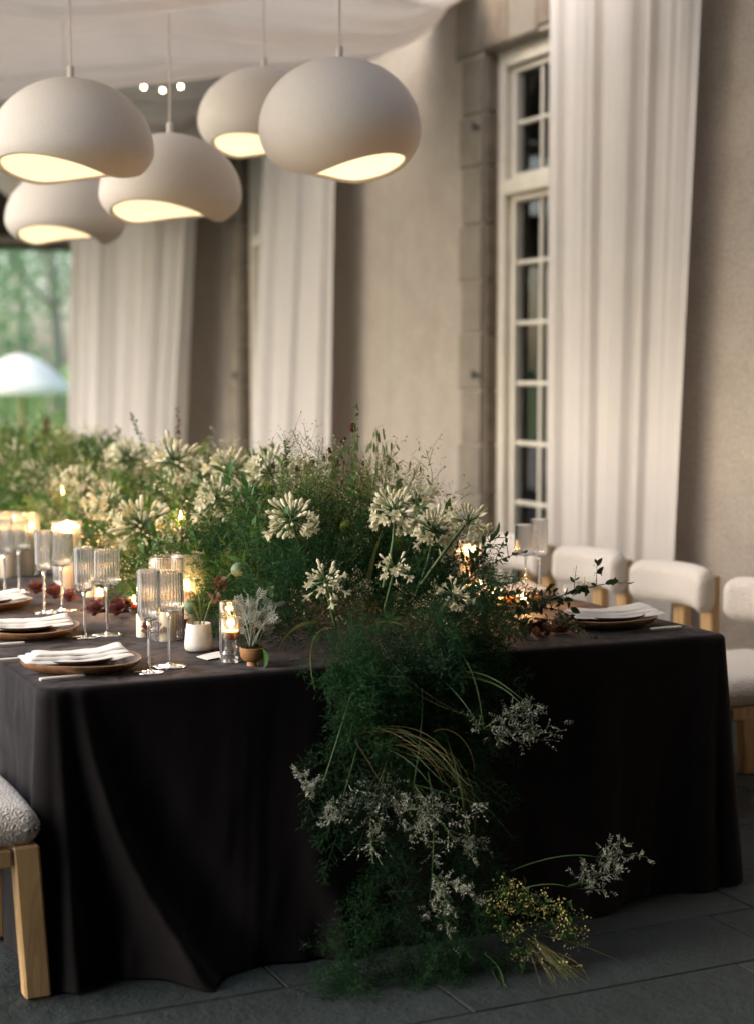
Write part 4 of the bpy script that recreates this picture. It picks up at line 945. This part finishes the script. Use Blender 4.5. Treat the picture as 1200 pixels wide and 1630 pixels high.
stuff('broad_leaf_foliage', g, M_leaf2, 'mid green broad-leaved sprigs through the table flowers', 'foliage', (2.0, 6.5, TZ))
# tall fine olive filler rising in the middle of the near arrangement
g = Geo(); n = 170; c = at(555, 820, D=4.98); pos = c + rng.normal(size=(n, 3)) * [.11, .12, .08]; dd_ = rng.normal(size=(n, 3)) * .35 + [0, 0, 1]
strew(g, FINE, pos - [0, 0, .05], dd_, rng.uniform(.7, 1.2, n))
stuff('fine_olive_filler', g, [M_fern_y, M_tan], 'tall fine olive filler rising behind the two nearest white flower heads', 'foliage', (c[0], c[1], TZ))
# dark brown-green small-leaved filler low at the front centre
g = Geo(); n = 26; pos = np.array([at(rng.uniform(500, 690), rng.uniform(930, 1010), D=4.42 + rng.uniform(-.1, .25)) for _ in range(n)]); strew(g, FINE, pos - [0, 0, .05], rng.normal(size=(n, 3)) * .5 + [0, -.4, .7], rng.uniform(.6, .9, n))
stuff('golden_seed_filler', g, [M_leaf, M_tan], 'dark small-leaved filler with golden seed heads below the flower heads', 'foliage', (2.0, 4.15, TZ))

# -- cascade over the table end to the floor
FRONT = 3.86
def path_strew(pix, n, w0, w1, Ts, Yf, dirv, sc0, jit=.05, depth=.09):
    """foliage strewn along a hanging path given by picture points on the plane of the table end"""
    P_ = np.array([at(px, py, Y=yy) for px, py, yy in pix]); seg = np.linalg.norm(np.diff(P_, axis=0), axis=1); cum = np.concatenate([[0], np.cumsum(seg)]) / seg.sum()
    t = rng.uniform(0, 1, n); c = np.stack([np.interp(t, cum, P_[:, i]) for i in range(3)], 1); wd = w0 + (w1 - w0) * t
    pos = c + np.stack([rng.normal(size=n) * wd, -np.abs(rng.normal(size=n)) * depth, rng.normal(size=n) * jit], 1)
    tg = np.stack([np.interp(np.clip(t + .05, 0, 1), cum, P_[:, i]) for i in range(3)], 1) - c
    d = unit(tg + 1e-6) * .8 + rng.normal(size=(n, 3)) * .5 + np.asarray(dirv)
    return pos, d
g = Geo()
for pix, n, w0, w1 in ((((560, 1010, 3.94), (575, 1070, 3.87), (575, 1130, 3.85)), 120, .06, .04), (((600, 990, 3.95), (620, 1060, 3.87), (600, 1120, 3.85)), 95, .06, .045), (((525, 995, 3.97), (540, 1040, 3.90), (550, 1110, 3.86)), 70, .045, .03),
        (((550, 1120, 3.85), (545, 1200, 3.83), (515, 1300, 3.82)), 46, .014, .025), (((700, 960, 4.0), (710, 1000, 3.93), (680, 1030, 3.89)), 150, .07, .05), (((760, 960, 4.05), (765, 1000, 3.97)), 100, .05, .035), (((640, 1010, 3.93), (660, 1080, 3.87), (650, 1180, 3.85)), 150, .08, .08), (((700, 1020, 3.92), (730, 1100, 3.87), (740, 1200, 3.85)), 90, .06, .06)):
    p, d = path_strew(pix, int(n * .8), w0, w1, FERN, FRONT, (0, -.25, -.1), 1, depth=.05); strew(g, FROND, p, d, rng.uniform(.45, .8, len(p)))
stuff('trailing_fern', g, M_fern, 'feathery fern spilling over the table edge and trailing down the cloth', 'foliage', (1.95, 3.85, .7))
g = Geo()
for pix, n, w0, w1 in ((((600, 1420, 3.74), (575, 1480, 3.70), (570, 1570, 3.64)), 70, .03, .045), (((650, 1450, 3.70), (685, 1520, 3.64), (690, 1590, 3.58)), 110, .05, .06), (((545, 1520, 3.68), (530, 1565, 3.64)), 34, .025, .035), (((750, 1480, 3.66), (765, 1530, 3.62)), 60, .05, .045), (((650, 1150, 3.86), (640, 1300, 3.82), (640, 1420, 3.76)), 170, .10, .11), (((720, 1180, 3.85), (740, 1300, 3.80), (760, 1440, 3.74)), 130, .07, .09)):
    p, d = path_strew(pix, int(n * .75), w0 * .8, w1 * .75, FERN, FRONT, (0, -.1, .15), 1, depth=.03); p[:, 2] = np.maximum(p[:, 2], .02); strew(g, FROND, p, d, rng.uniform(.4, .7, len(p)))
stuff('floor_fern', g, M_fern, 'soft dark fern heaped low against the cloth down to the paving', 'foliage', (2.0, 3.65, .0))

# -- silver statice sprays
def statice(label, px, py, Y, r, n, dirv, seed):
    q = np.random.default_rng(seed); c = at(px, py, Y=Y); t = thing('statice_spray', label, 'flower spray', tuple(c), 0, 'silver statice sprays')
    gs, gf = Geo(), Geo(); dv = unit(dirv); root = -dv * r * .8
    P0, D0_ = [], []
    for k in range(n):
        e = dv * r * q.uniform(.0, .9) + q.normal(size=3) * r * np.array([.48, .25, .48]); mid = (root + e) / 2 + q.normal(size=3) * r * .18; b = bez([root, mid, e], 12); gs.add(*ribbon(b, .0014))
        for m_ in range(9):
            i0 = q.integers(4, 12); t0 = unit(b[min(i0, 11)] - b[i0 - 1]); dd2 = unit(t0 + q.normal(size=3) * .75); l_ = r * q.uniform(.28, .5); cv = bez([b[i0], b[i0] + dd2 * l_ * .5, b[i0] + dd2 * l_ + q.normal(size=3) * l_ * .2], 11); gs.add(*ribbon(cv, .001)); pl_ = unit(np.cross(dd2, q.normal(size=3)))
            for f in range(3, 11, 2):
                for s in (-1, 1): P0.append(cv[f]); D0_.append(unit(unit(cv[f] - cv[f - 1]) + s * pl_ * 1.1 + q.normal(size=3) * .25))
    P0 = np.array(P0); tp = leafT(1, .30, 4, -.2, .5, .6); scatter(gf, tp, P0, np.array(D0_), q.uniform(.006, .0105, len(P0)))
    an = at(.5 * px + .5 * 650, min(py - 40, max(1040, py - 190)) if px < 860 else py + 25, Y=min(3.86, Y + .14)) - c; gs.add(*tube(bez([an, an * .5 + root * .5 + [0, -.04, .05], root], 12), np.linspace(.0022, .0014, 12), 5)); part('stems', gs, M_stem, t, angle=None); part('flowers', gf, M_silver, t, angle=None)['kind'] = 'stuff'; return t
statice('silver statice spray reaching out right below the table edge', 815, 1150, 3.68, .105, 12, (1, -.1, .15), 1)
statice('largest silver statice spray at the centre of the cascade', 692, 1285, 3.66, .10, 14, (.3, -.3, -.4), 2)
statice('greyer statice spray left of the largest one', 605, 1270, 3.72, .105, 12, (-.2, -.2, -.5), 3)
statice('small statice sprig at the left edge of the cascade', 495, 1250, 3.74, .045, 5, (-.6, -.1, .5), 4)
statice('silver statice spray low in the cascade above the dark fern', 712, 1420, 3.60, .075, 9, (.2, -.3, -.3), 5)
statice('upper silver statice sprig pointing right over the dark cloth', 975, 1362, 3.58, .060, 5, (1, -.1, .0), 6)
statice('lower silver statice spray pointing right over the dark cloth', 935, 1405, 3.56, .075, 7, (1, -.1, .1), 7)
statice('small statice sprig just below the table edge', 672, 1050, 3.84, .055, 6, (.4, -.4, -.4), 8)
statice('small statice sprig hanging under the fern at the table edge', 630, 1055, 3.85, .045, 5, (0, -.4, -.5), 9)
statice('statice sprig between the largest and the lowest sprays', 750, 1345, 3.66, .05, 4, (.2, -.2, -.7), 10)
statice('statice sprig hanging left beneath the greyer spray', 530, 1295, 3.74, .05, 5, (-.5, -.2, -.4), 11)

# -- yellow-flowered trailing sprays near the floor
def goldspray(label, pts, n, seed):
    q = np.random.default_rng(seed); P_ = np.array([at(px, py, Y=y_) for px, py, y_ in pts]); t = thing('golden_spray', label, 'flower spray', tuple(P_[0]), 0, 'yellow flowering sprays'); g1, g2 = Geo(), Geo()
    b = bez(list(P_), 24); g1.add(*tube(b, .0018, 5))
    for k in range(n):
        i = q.integers(4, 24); d = unit(q.normal(size=3) + [0, -.4, .2]); e = b[i] + d * q.uniform(.02, .06); g1.add(*ribbon(np.stack([b[i], e]), .0012)); m_ = q.integers(6, 12)
        scatter(g2, leafT(1, .9, 3), e + q.normal(size=(m_, 3)) * [.010, .008, .006], q.normal(size=(m_, 3)), q.uniform(.004, .007, m_))
        scatter(g1, leafT(1, .3, 4), b[i][None] + q.normal(size=(2, 3)) * .01, q.normal(size=(2, 3)), q.uniform(.018, .03, 2))
    part('stem', g1, M_leaf2, t, P_[0], angle=None); part('blossoms', g2, M_yellow, t, P_[0], angle=None)['kind'] = 'stuff'
goldspray('yellow-flowered spray lowest in the cascade, trailing right', ((770, 1420, 3.62), (830, 1410, 3.58), (920, 1470, 3.54)), 42, 1)
goldspray('yellow-flowered spray hanging straight toward the floor', ((775, 1430, 3.62), (800, 1460, 3.58), (845, 1560, 3.52)), 30, 2)
goldspray('short yellow-flowered spray by the lower statice', ((800, 1440, 3.62), (860, 1450, 3.56), (915, 1500, 3.52)), 30, 3)
goldspray('small yellow-flowered sprig touching the paving', ((850, 1500, 3.58), (880, 1530, 3.5), (920, 1565, 3.46)), 12, 4)

# -- grasses
def tuft(label, curves, w_, m, seed, n=1, spread=12):
    q = np.random.default_rng(seed); g = Geo(); base = None
    for (pix, Y) in curves:
        for k in range(n):
            j = q.normal(size=(len(pix), 2)) * spread * np.linspace(.3, 1, len(pix))[:, None] * (n > 1); P_ = [at(px + j[i, 0], py + j[i, 1], Y=(Y[i] if isinstance(Y, tuple) else Y) - q.uniform(0, .05) * (n > 1)) for i, (px, py) in enumerate(pix)]
            base = P_[0] if base is None else base; g.add(*ribbon(bez(P_, 16), w_ * q.uniform(.7, 1.2) * np.array([1 - .85 * max(0, t - .35) / .65 for t in np.linspace(0, 1, 16)]), (0, 1, .3) if k % 2 else (.3, .8, .2)))
    return solo('grass_tuft', g, m, label, 'grass', base, 'arching grass blades', angle=None)
tuft('bundle of straw-coloured grass arching right in the cascade', [(((560, 1175), (650, 1150), (720, 1210), (765, 1290)), (3.82, 3.7, 3.64, 3.6)), (((590, 1185), (660, 1170), (730, 1220), (740, 1275)), (3.82, 3.7, 3.64, 3.6))], .0017, M_straw, 1, 6, 46)
tuft('green grass blades mixed into the straw bundle', [(((600, 1180), (650, 1180), (720, 1240), (765, 1300)), (3.82, 3.7, 3.64, 3.6))], .002, M_blade, 2, 7, 46)
tuft('pair of long green blades arching over the right statice', [(((700, 1075), (770, 1055), (800, 1090), (845, 1125)), (3.88, 3.7, 3.66, 3.62)), (((690, 1078), (780, 1070), (810, 1100), (835, 1128)), (3.88, 3.7, 3.66, 3.62)), (((675, 1062), (715, 1085), (740, 1120), (755, 1145)), (3.88, 3.74, 3.7, 3.66))], .0055, M_blade, 3)
tuft('thin bent straw blades at the centre of the cascade', [(((600, 990), (605, 1040), (625, 1080), (740, 1140)), (3.94, 3.8, 3.76, 3.66)), (((600, 985), (598, 1060), (650, 1120), (760, 1142)), (3.94, 3.8, 3.74, 3.66)), (((565, 1180), (590, 1215), (600, 1240), (625, 1275)), 3.66), (((690, 1165), (715, 1150), (755, 1180), (755, 1230)), 3.62)], .0026, M_straw, 4)
tuft('broad green blade drooping left beside the silver plant', [(((505, 990), (470, 990), (455, 1010), (443, 1035)), (4.1, 4.05, 4.03, 4.02))], .011, M_grass, 5)
tuft('narrow pale blade hanging over the table edge by the fern', [(((530, 1000), (495, 995), (485, 1040), (502, 1100)), (4.05, 3.9, 3.84, 3.82))], .0055, M_grass, 6)
tuft('pale curved blade lying over the fern top', [(((585, 1000), (600, 985), (630, 985), (655, 1005)), (3.95, 3.85, 3.82, 3.80))], .005, M_grass, 7)
tuft('dry grass bunch splaying onto the paving at the right', [(((840, 1500), (870, 1520), (890, 1560), (905, 1590)), (3.58, 3.5, 3.44, 3.40)), (((845, 1500), (890, 1530), (920, 1570), (950, 1600)), (3.58, 3.5, 3.44, 3.40))], .0018, M_straw, 8, 9, 24)
tuft('green grass bunch splaying onto the paving', [(((850, 1500), (880, 1540), (900, 1570), (930, 1600)), (3.58, 3.5, 3.44, 3.40)), (((790, 1540), (800, 1570), (790, 1590), (820, 1610)), (3.56, 3.48, 3.44, 3.42))], .002, M_blade, 9, 8, 24)
tuft('thin wisps reaching right across the dark cloth near the floor', [(((860, 1490), (930, 1500), (980, 1530), (1020, 1545)), (3.56, 3.5, 3.46, 3.44)), (((880, 1530), (960, 1560), (1010, 1575), (1090, 1580)), (3.5, 3.44, 3.4, 3.38))], .003, M_straw, 10)

# -- agapanthus
def floret(open_, seed):
    q = np.random.default_rng(seed); g = Geo(); pl = .040 * q.uniform(.85, 1.1); g.add(*tube([(0, 0, 0), (.001, 0, pl * .5), (0, 0, pl)], .0011, 5), m=0)
    if open_ < .5:
        L = .024 * q.uniform(.8, 1.1); V, F = lathe([(.0012, pl), (.0026, pl + L * .25), (.0042, pl + L * .62), (.0034, pl + L * .85), (.0003, pl + L)], 8); g.add(V, F, 1)
    else:
        L = .020; V, F = lathe([(.0012, pl - .002), (.0022, pl + L * .4), (.0040, pl + L * .8), (.0055, pl + L)], 6); g.add(V, F, 1)
        for k in range(6):
            a = k * math.pi / 3; c_ = q.uniform(.5, 1.0) * open_; t = np.linspace(0, 1, 5); r_ = .0042 + .017 * t * c_; z_ = pl + L * .75 + .017 * t * (1.25 - c_) - .006 * t * t * c_; wd = .0085 * np.array([.55, .9, 1, .75, .15]); ct = np.array([math.cos(a), math.sin(a), 0]); cs = np.array([-math.sin(a), math.cos(a), 0])
            mid = ct[None] * r_[:, None]; mid[:, 2] = z_; V = np.stack([mid - cs * wd[:, None] / 2, mid + cs * wd[:, None] / 2], 1).reshape(-1, 3); i = np.arange(4) * 2; g.add(V, quads(np.stack([i, i + 1, i + 3, i + 2], 1)), 1)
        for k in range(3): g.add(*ribbon(np.array([[0, 0, pl + L * .7], [.002 * math.cos(k * 2.1), .002 * math.sin(k * 2.1), pl + L + .012]]), .0009), m=1)
    return g
FLO = [floret(0, 1), floret(0, 2), floret(0, 3), floret(.8, 4), floret(1, 5), floret(.65, 6)]
FLOM = [mesh('floret', f, [M_stem, M_petal], True, None) for f in FLO]
FLOT = [f.arr() for f in FLO]
def head_dirs(n, axis, low=-.45, seed=0):
    q = np.random.default_rng(seed); i = np.arange(n) + .5; z = 1 - (1 - low) * i / n; a = i * 2.39996; r_ = np.sqrt(1 - z * z); d = np.stack([r_ * np.cos(a), r_ * np.sin(a), z], 1); d = unit(d + q.normal(size=d.shape) * .22)
    return d @ basis(np.asarray(axis, float)[None])[0].T
def agapanthus(label, px, py, D, rad, stem_px, axis, n=44, seed=0, parts=True, droop=.5, group='white agapanthus flowers'):
    q = np.random.default_rng(100 + seed); c = at(px, py, D=D); k = len(stem_px); S = [at(sx, sy, D=D + .02 * (i + 1)) for i, (sx, sy) in enumerate(stem_px)]; base = S[-1].copy()
    ax = unit(axis); s_ = rad / .046
    t = thing('agapanthus', label, 'flower', tuple(base), 0, group)
    st_ = bez([S[-1], (S[-1] + S[0]) / 2 if k == 1 else S[0], c - ax * .012 * s_], 10); part('stem', tube(st_, np.linspace(.0048, .0040, 10) * min(1.1, s_), 8), M_stem, t, base)
    d = head_dirs(n, ax, -.5, seed); up_ = d @ ax
    # outer, lower florets are open and hang; the top ones are buds
    sc_ = s_ * q.uniform(.72, 1.15, n); op_ = q.uniform(.35, .8); wh = np.where((up_ < q.uniform(.2, .7)) & (q.random(n) < op_), q.integers(3, 6, n), q.integers(0, 3, n))
    part('receptacle', ball(c, .007 * s_, 8, 6), M_stem, t, base)
    d = unit(d + np.array([0, 0, -1.0]) * (droop * .35 * (up_ < .2))[:, None]); B_ = basis(d, q.uniform(0, 6.28, n))
    if parts:
        for i in range(n):
            o_ = link('floret', FLOM[wh[i]], t, c - base); o_.rotation_euler = Matrix(B_[i].tolist()).to_euler(); o_.scale = [sc_[i]] * 3
    else:
        g = Geo()
        for w__ in range(6):
            m_ = wh == w__
            if m_.any(): scatter(g, FLOT[w__], np.repeat(c[None], m_.sum(), 0), d[m_], sc_[m_])
        part('flower_head', g, [M_stem, M_petal], t, base, angle=None)
agapanthus('white agapanthus head at left of the near group, crossed by a leaf blade', 464, 828, 4.62, .058, ((478, 868), (505, 950)), (-.35, -.3, .85), 62, 1)
agapanthus('largest white agapanthus head, above the centre of the near arrangement', 627, 815, 4.50, .058, ((632, 850), (610, 935)), (-.05, -.25, 1), 64, 2)
agapanthus('cream agapanthus head close behind the largest one', 662, 800, 4.85, .055, ((660, 850), (640, 940)), (.2, -.1, 1), 56, 3)
agapanthus('wide white agapanthus head between the largest and the rightmost', 690, 846, 4.66, .056, ((684, 890), (660, 950)), (.1, -.2, 1), 58, 4)
agapanthus('rightmost white agapanthus head on a slanting dark stem', 744, 832, 4.58, .050, ((725, 852), (670, 930)), (.75, -.15, .7), 48, 5)
agapanthus('low white agapanthus head above the trailing fern', 518, 926, 4.36, .046, ((524, 960), (535, 1000)), (-.25, -.5, .8), 38, 6)
agapanthus('small budding agapanthus head at the centre of the arrangement', 628, 905, 4.48, .040, ((622, 930), (612, 970)), (.1, -.3, 1), 26, 7)
agapanthus('small white agapanthus head low on the right side', 722, 948, 4.40, .040, ((708, 962), (685, 1000)), (.5, -.5, .6), 24, 8)
back = [('blurred white agapanthus head left of the near group', 346, 795, 5.45, .052, (356, 850)), ('large blurred white agapanthus head behind the hurricane glasses', 226, 838, 5.75, .066, (236, 900)), ('blurred agapanthus head high in front of the far curtain', 276, 735, 6.1, .062, (284, 800)),
    ('blurred cream agapanthus head right of the tall one', 366, 748, 5.9, .055, (372, 800)), ('blurred white agapanthus head left of the dark burnet sprig', 428, 755, 5.5, .055, (430, 810)), ('blurred cream agapanthus head behind the burnet buds', 478, 770, 5.5, .055, (478, 820)),
    ('blurred agapanthus head above the second pair of glasses', 130, 775, 6.9, .062, (138, 840)), ('blurred agapanthus head near the garden opening', 96, 715, 8.2, .065, (100, 770)), ('blurred pale agapanthus head at the far left edge', 24, 735, 8.6, .065, (30, 790)),
    ('blurred cream agapanthus head left of the tall one', 205, 728, 7.0, .058, (210, 780)), ('blurred agapanthus head low behind the tapers', 172, 800, 6.4, .055, (176, 850)), ('blurred pale agapanthus bloom among green at the left', 60, 765, 7.6, .06, (66, 820)), ('blurred cream agapanthus head between two lamps of flowers', 316, 760, 6.4, .055, (318, 820))]
back[-1] = ('blurred cream agapanthus head halfway between the two tallest sprigs', *back[-1][1:])
for i, (lab, px, py, D, r_, s_) in enumerate(back): agapanthus(lab, px, py, D - .3, r_ * 1.22, (s_,), (rng.normal(0, .3), -.35, 1), 50, 30 + i, False, group='blurred agapanthus flowers')
# long leaf blades of the agapanthus
tuft('long strap leaf crossing the left agapanthus head', [(((512, 905), (490, 860), (465, 815), (446, 778)), (4.35, 4.34, 4.34, 4.34))], .012, M_grass, 21)
tuft('long strap leaf rising left of the largest agapanthus', [(((585, 935), (590, 900), (598, 870), (608, 845)), (4.2, 4.2, 4.2, 4.2))], .014, M_grass, 22)
tuft('strap leaf leaning right at the low right agapanthus', [(((672, 1010), (690, 985), (705, 965), (716, 952)), (4.1, 4.1, 4.1, 4.1))], .012, M_grass, 23)

# -- green pompom dianthus
def pompom(label, px, py, D, r_, seed):
    q = np.random.default_rng(seed); c = at(px, py, D=D); b = c - [0, 0, .16]; t = thing('green_pompom', label, 'flower', tuple(b), 0, 'green pompom flowers'); part('stem', tube(bez([b, b + [.01, 0, .08], c], 6), .002, 6), M_stem, t, b)
    g = Geo(); g.add(*ball(c, r_ * .72, 14, 10)); d = unit(q.normal(size=(420, 3))); scatter(g, leafT(1, .25, 3), c + d * r_ * .6, d + q.normal(size=d.shape) * .25, q.uniform(.35, .5, 420) * r_); part('head', g, M_lime, t, b, angle=None)
for i, a_ in enumerate((('lime pompom flower left of the burnet sprig', 428, 778, 5.1, .026), ('lime pompom flower below the left agapanthus head', 408, 848, 4.9, .022), ('small lime pompom flower right of the left agapanthus', 551, 838, 4.75, .020), ('lime pompom flower behind the stems of the largest agapanthus', 638, 860, 4.75, .026), ('blurred lime pompom flower beside the far blossoms', 250, 800, 6.0, .03))): pompom(*a_, seed=i)

# -- oats, burnet
OATM = mesh('spikelet', G(*[(leafT(.024, .22, 5, .08 * s, .5, .4)[0] @ basis(np.array([[.18 * s, .05, 1]]))[0].T, leafT(.024, .22, 5, .1, .5, .4)[1]) for s in (-1, 0, 1)]), M_oat, True, None)
def oat(label, pts, D, n, seed):
    q = np.random.default_rng(seed); P_ = [at(px, py, D=D) for px, py in pts]; b = bez(P_, 20); t = thing('oat_stalk', label, 'grass', tuple(b[0]), 0, 'green oat stalks'); g = Geo(); g.add(*tube(b, np.linspace(.0022, .0010, 20), 5))
    for k in range(n):
        i = 19 - int(12 * k / n); sd = np.array([q.normal() * 1, q.normal() * .6, .3]); e = b[i] + unit(sd) * q.uniform(.015, .04); tip = e + [0, 0, -.006]; g.add(*ribbon(bez([b[i], e + [0, 0, .012], tip], 6), .0008))
        o_ = link('spikelet', OATM, t, tip - b[0]); B_ = basis(np.array([[sd[0] * .25, sd[1] * .25, -1]]), np.array([q.uniform(0, 6)]))[0]; o_.rotation_euler = Matrix(B_.tolist()).to_euler(); o_.scale = [q.uniform(1.0, 1.5)] * 3
    part('stem', g, M_oat, t, b[0], angle=None)
oat('tall green oat stalk at the right of the near arrangement', ((585, 850), (600, 780), (605, 720), (598, 684)), 4.9, 20, 1)
oat('green oat stalk rising through the olive filler', ((560, 850), (550, 780), (548, 730), (556, 700)), 4.9, 16, 2)
oat('green oat stalk bending right beside the tall one', ((600, 850), (610, 770), (622, 730), (612, 705)), 4.95, 14, 3)
oat('single oat stalk drooping right above the cream agapanthus', ((620, 850), (645, 780), (662, 750), (668, 738)), 4.9, 5, 4)
oat('blurred oat stalk before the middle curtain', ((330, 800), (322, 760), (318, 740), (316, 722)), 5.9, 14, 5)
oat('blurred oat stalk left of the middle curtain', ((395, 800), (392, 760), (394, 730), (398, 712)), 5.7, 12, 6)
def burnet(label, pts, D, heads, seed, blobs=None):
    q = np.random.default_rng(seed); b = bez([at(px, py, D=D) for px, py in pts], 16); t = thing('burnet_stalk', label, 'flower', tuple(b[0]), 0, 'dark red burnet stalks'); g = Geo(); g.add(*tube(b, .0011, 5)); hs = []
    for (hx, hy, s_) in heads:
        c = at(hx, hy, D=D + q.normal() * .02); i = int(np.argmin(np.linalg.norm(b - (c - [0, 0, .06]), axis=1))); g.add(*ribbon(bez([b[i], (b[i] + c) / 2 + [0, 0, .01], c], 6), .0011)); hs.append((c, s_))
    part('stem', g, M_stem, t, b[0], angle=None)
    for c, s_ in hs:
        V, F = ball((0, 0, 0), .0075 * s_, 10, 10, (1, 1, 1.7)); V += q.normal(size=V.shape) * .0006; part('flower_head', (V @ basis(unit(q.normal(size=3) * .5 + [0, 0, 1])[None])[0].T + c, F), M_wine, t, b[0], angle=None)
burnet('burnet stalk with dark red heads left of the oats', ((560, 850), (556, 780), (562, 720), (561, 685)), 4.95, ((561, 680, 1.3), (546, 700, .9), (525, 717, .8), (527, 730, 1.2), (536, 736, 1.1), (578, 737, .8), (544, 727, .7)), 1)
burnet('burnet stalk with dark red heads behind the left agapanthus', ((500, 840), (490, 790), (492, 760), (496, 740)), 5.1, ((496, 738, 1.2), (474, 748, 1.3), (487, 744, .9), (516, 730, .9), (435, 740, .9)), 2)
# flowering spires
def spire(label, pts, D, n, seed, m, sz=.010, group='upright seed spires'):
    q = np.random.default_rng(seed); b = bez([at(px, py, D=D) for px, py in pts], 20); t = thing('flower_spire', label, 'flower', tuple(b[0]), 0, group); g = Geo(); part('stem', tube(b, np.linspace(.002, .0007, 20), 5), M_stem, t, b[0]); i = q.integers(8, 20, n)
    d = q.normal(size=(n, 3)) + [0, 0, .6]; scatter(g, leafT(1, .6, 4, .2, .5), b[i] + unit(q.normal(size=(n, 3))) * .008 * (1.4 - i / 20)[:, None], d, q.uniform(.7, 1.3, n) * sz); part('buds', g, m, t, b[0], angle=None)
spire('tallest thin spire with pale buds above the near arrangement', ((560, 830), (556, 760), (570, 690), (566, 648)), 4.95, 70, 1, M_oat, .010)
spire('dark spire left of the near arrangement', ((470, 830), (462, 790), (452, 750), (456, 705)), 4.95, 80, 2, M_leaf, .011)
spire('blurred brown spire in front of the far curtain', ((288, 780), (282, 730), (286, 690), (283, 652)), 6.1, 60, 3, M_dry, .013)
spire('blurred dark spire curving left before the far curtain', ((240, 770), (235, 720), (222, 690), (209, 662)), 6.3, 45, 4, M_leaf, .013)
spire('blurred rust-brown plume near the garden opening', ((60, 760), (66, 720), (70, 690), (76, 668)), 8.0, 90, 5, M_rust, .022)
spire('blurred green spire right of the far curtain', ((430, 790), (428, 750), (434, 725), (432, 705)), 5.8, 45, 6, M_oat, .012)

# -- leafy dark branches on the right
LFM = mesh('leaf', leafT(1, .5, 6, .12, .3)[:2], M_leaf, True, None)
def branch(label, pts, D, n, seed, ls=.021, berries=0, sub=0):
    q = np.random.default_rng(seed); b = bez([at(px, py, D=d_) for (px, py), d_ in zip(pts, D)], 30); t = thing('leafy_branch', label, 'branch', tuple(b[0]), 0, 'dark leafy branches'); g = Geo(); g.add(*tube(b, np.linspace(.0026, .0009, 30), 6)); tw = [b]
    for k in range(sub):
        i = 5 + int(20 * k / sub); e = b[i] + unit(q.normal(size=3) + [0, 0, .35]) * q.uniform(.04, .08); c_ = bez([b[i], (b[i] + e) / 2 + [0, 0, .015], e], 12); g.add(*tube(c_, np.linspace(.0013, .0006, 12), 5)); tw.append(c_)
    part('twig', g, M_twig, t, b[0], angle=None)
    for k in range(n):
        w__ = tw[0] if (k % 2 == 0 or len(tw) == 1) else tw[q.integers(1, len(tw))]; i = q.integers(3, len(w__)); d = unit(unit(w__[i] - w__[i - 1]) * .7 + q.normal(size=3) * .8); o_ = link('leaf', LFM, t, w__[i] - b[0]); o_.rotation_euler = Matrix(basis(d[None], np.array([q.uniform(0, 6.28)]))[0].tolist()).to_euler(); o_.scale = [ls * q.uniform(.6, 1.15)] * 3
    if berries:
        g = Geo()
        for k in range(berries):
            w__ = tw[q.integers(0, len(tw))]; i = q.integers(3, len(w__)); m_ = 6; scatter(g, leafT(1, .8, 3), w__[i] + q.normal(size=(m_, 3)) * .008, q.normal(size=(m_, 3)), q.uniform(.004, .006, m_))
        part('tiny_blossoms', g, M_tan, t, b[0], angle=None)['kind'] = 'stuff'
branch('dark leafy branch reaching right toward the boucle chair', ((790, 985), (860, 965), (930, 925), (998, 928)), (4.70, 4.72, 4.75, 4.80), 84, 1, .029, 24, 8)
branch('shorter leafy branch below the long one, over the cloth', ((780, 1000), (830, 960), (880, 960), (915, 985)), (4.65, 4.66, 4.68, 4.70), 90, 2, .024, 40, 9)
branch('thin leafy branch crossing in front of the right wine glass', ((735, 930), (765, 905), (800, 885), (832, 880)), (4.62, 4.64, 4.68, 4.70), 60, 3, .019, 20, 7)
branch('dense leafy branch low right of the white flowers', ((700, 1000), (740, 960), (790, 935), (830, 955)), (4.5, 4.52, 4.56, 4.6), 90, 4, .024, 30, 9)
branch('leafy branch drooping to the cloth before the right plate', ((850, 985), (890, 985), (925, 1000), (947, 1018)), (4.62, 4.62, 4.6, 4.58), 36, 5, .017, 30, 6)
branch('dark leafy branch behind the rightmost flower stem', ((690, 985), (720, 930), (760, 900), (775, 872)), (4.7, 4.72, 4.75, 4.78), 60, 6, .022, 10, 6)
tuft('thin dry stems lying on the cloth by the rust blooms', [(((740, 990), (790, 960), (830, 1000), (862, 1018)), (4.25, 4.2, 4.12, 4.08)), (((760, 940), (800, 910), (840, 915), (850, 925)), (4.3, 4.3, 4.3, 4.3))], .003, M_straw, 31)
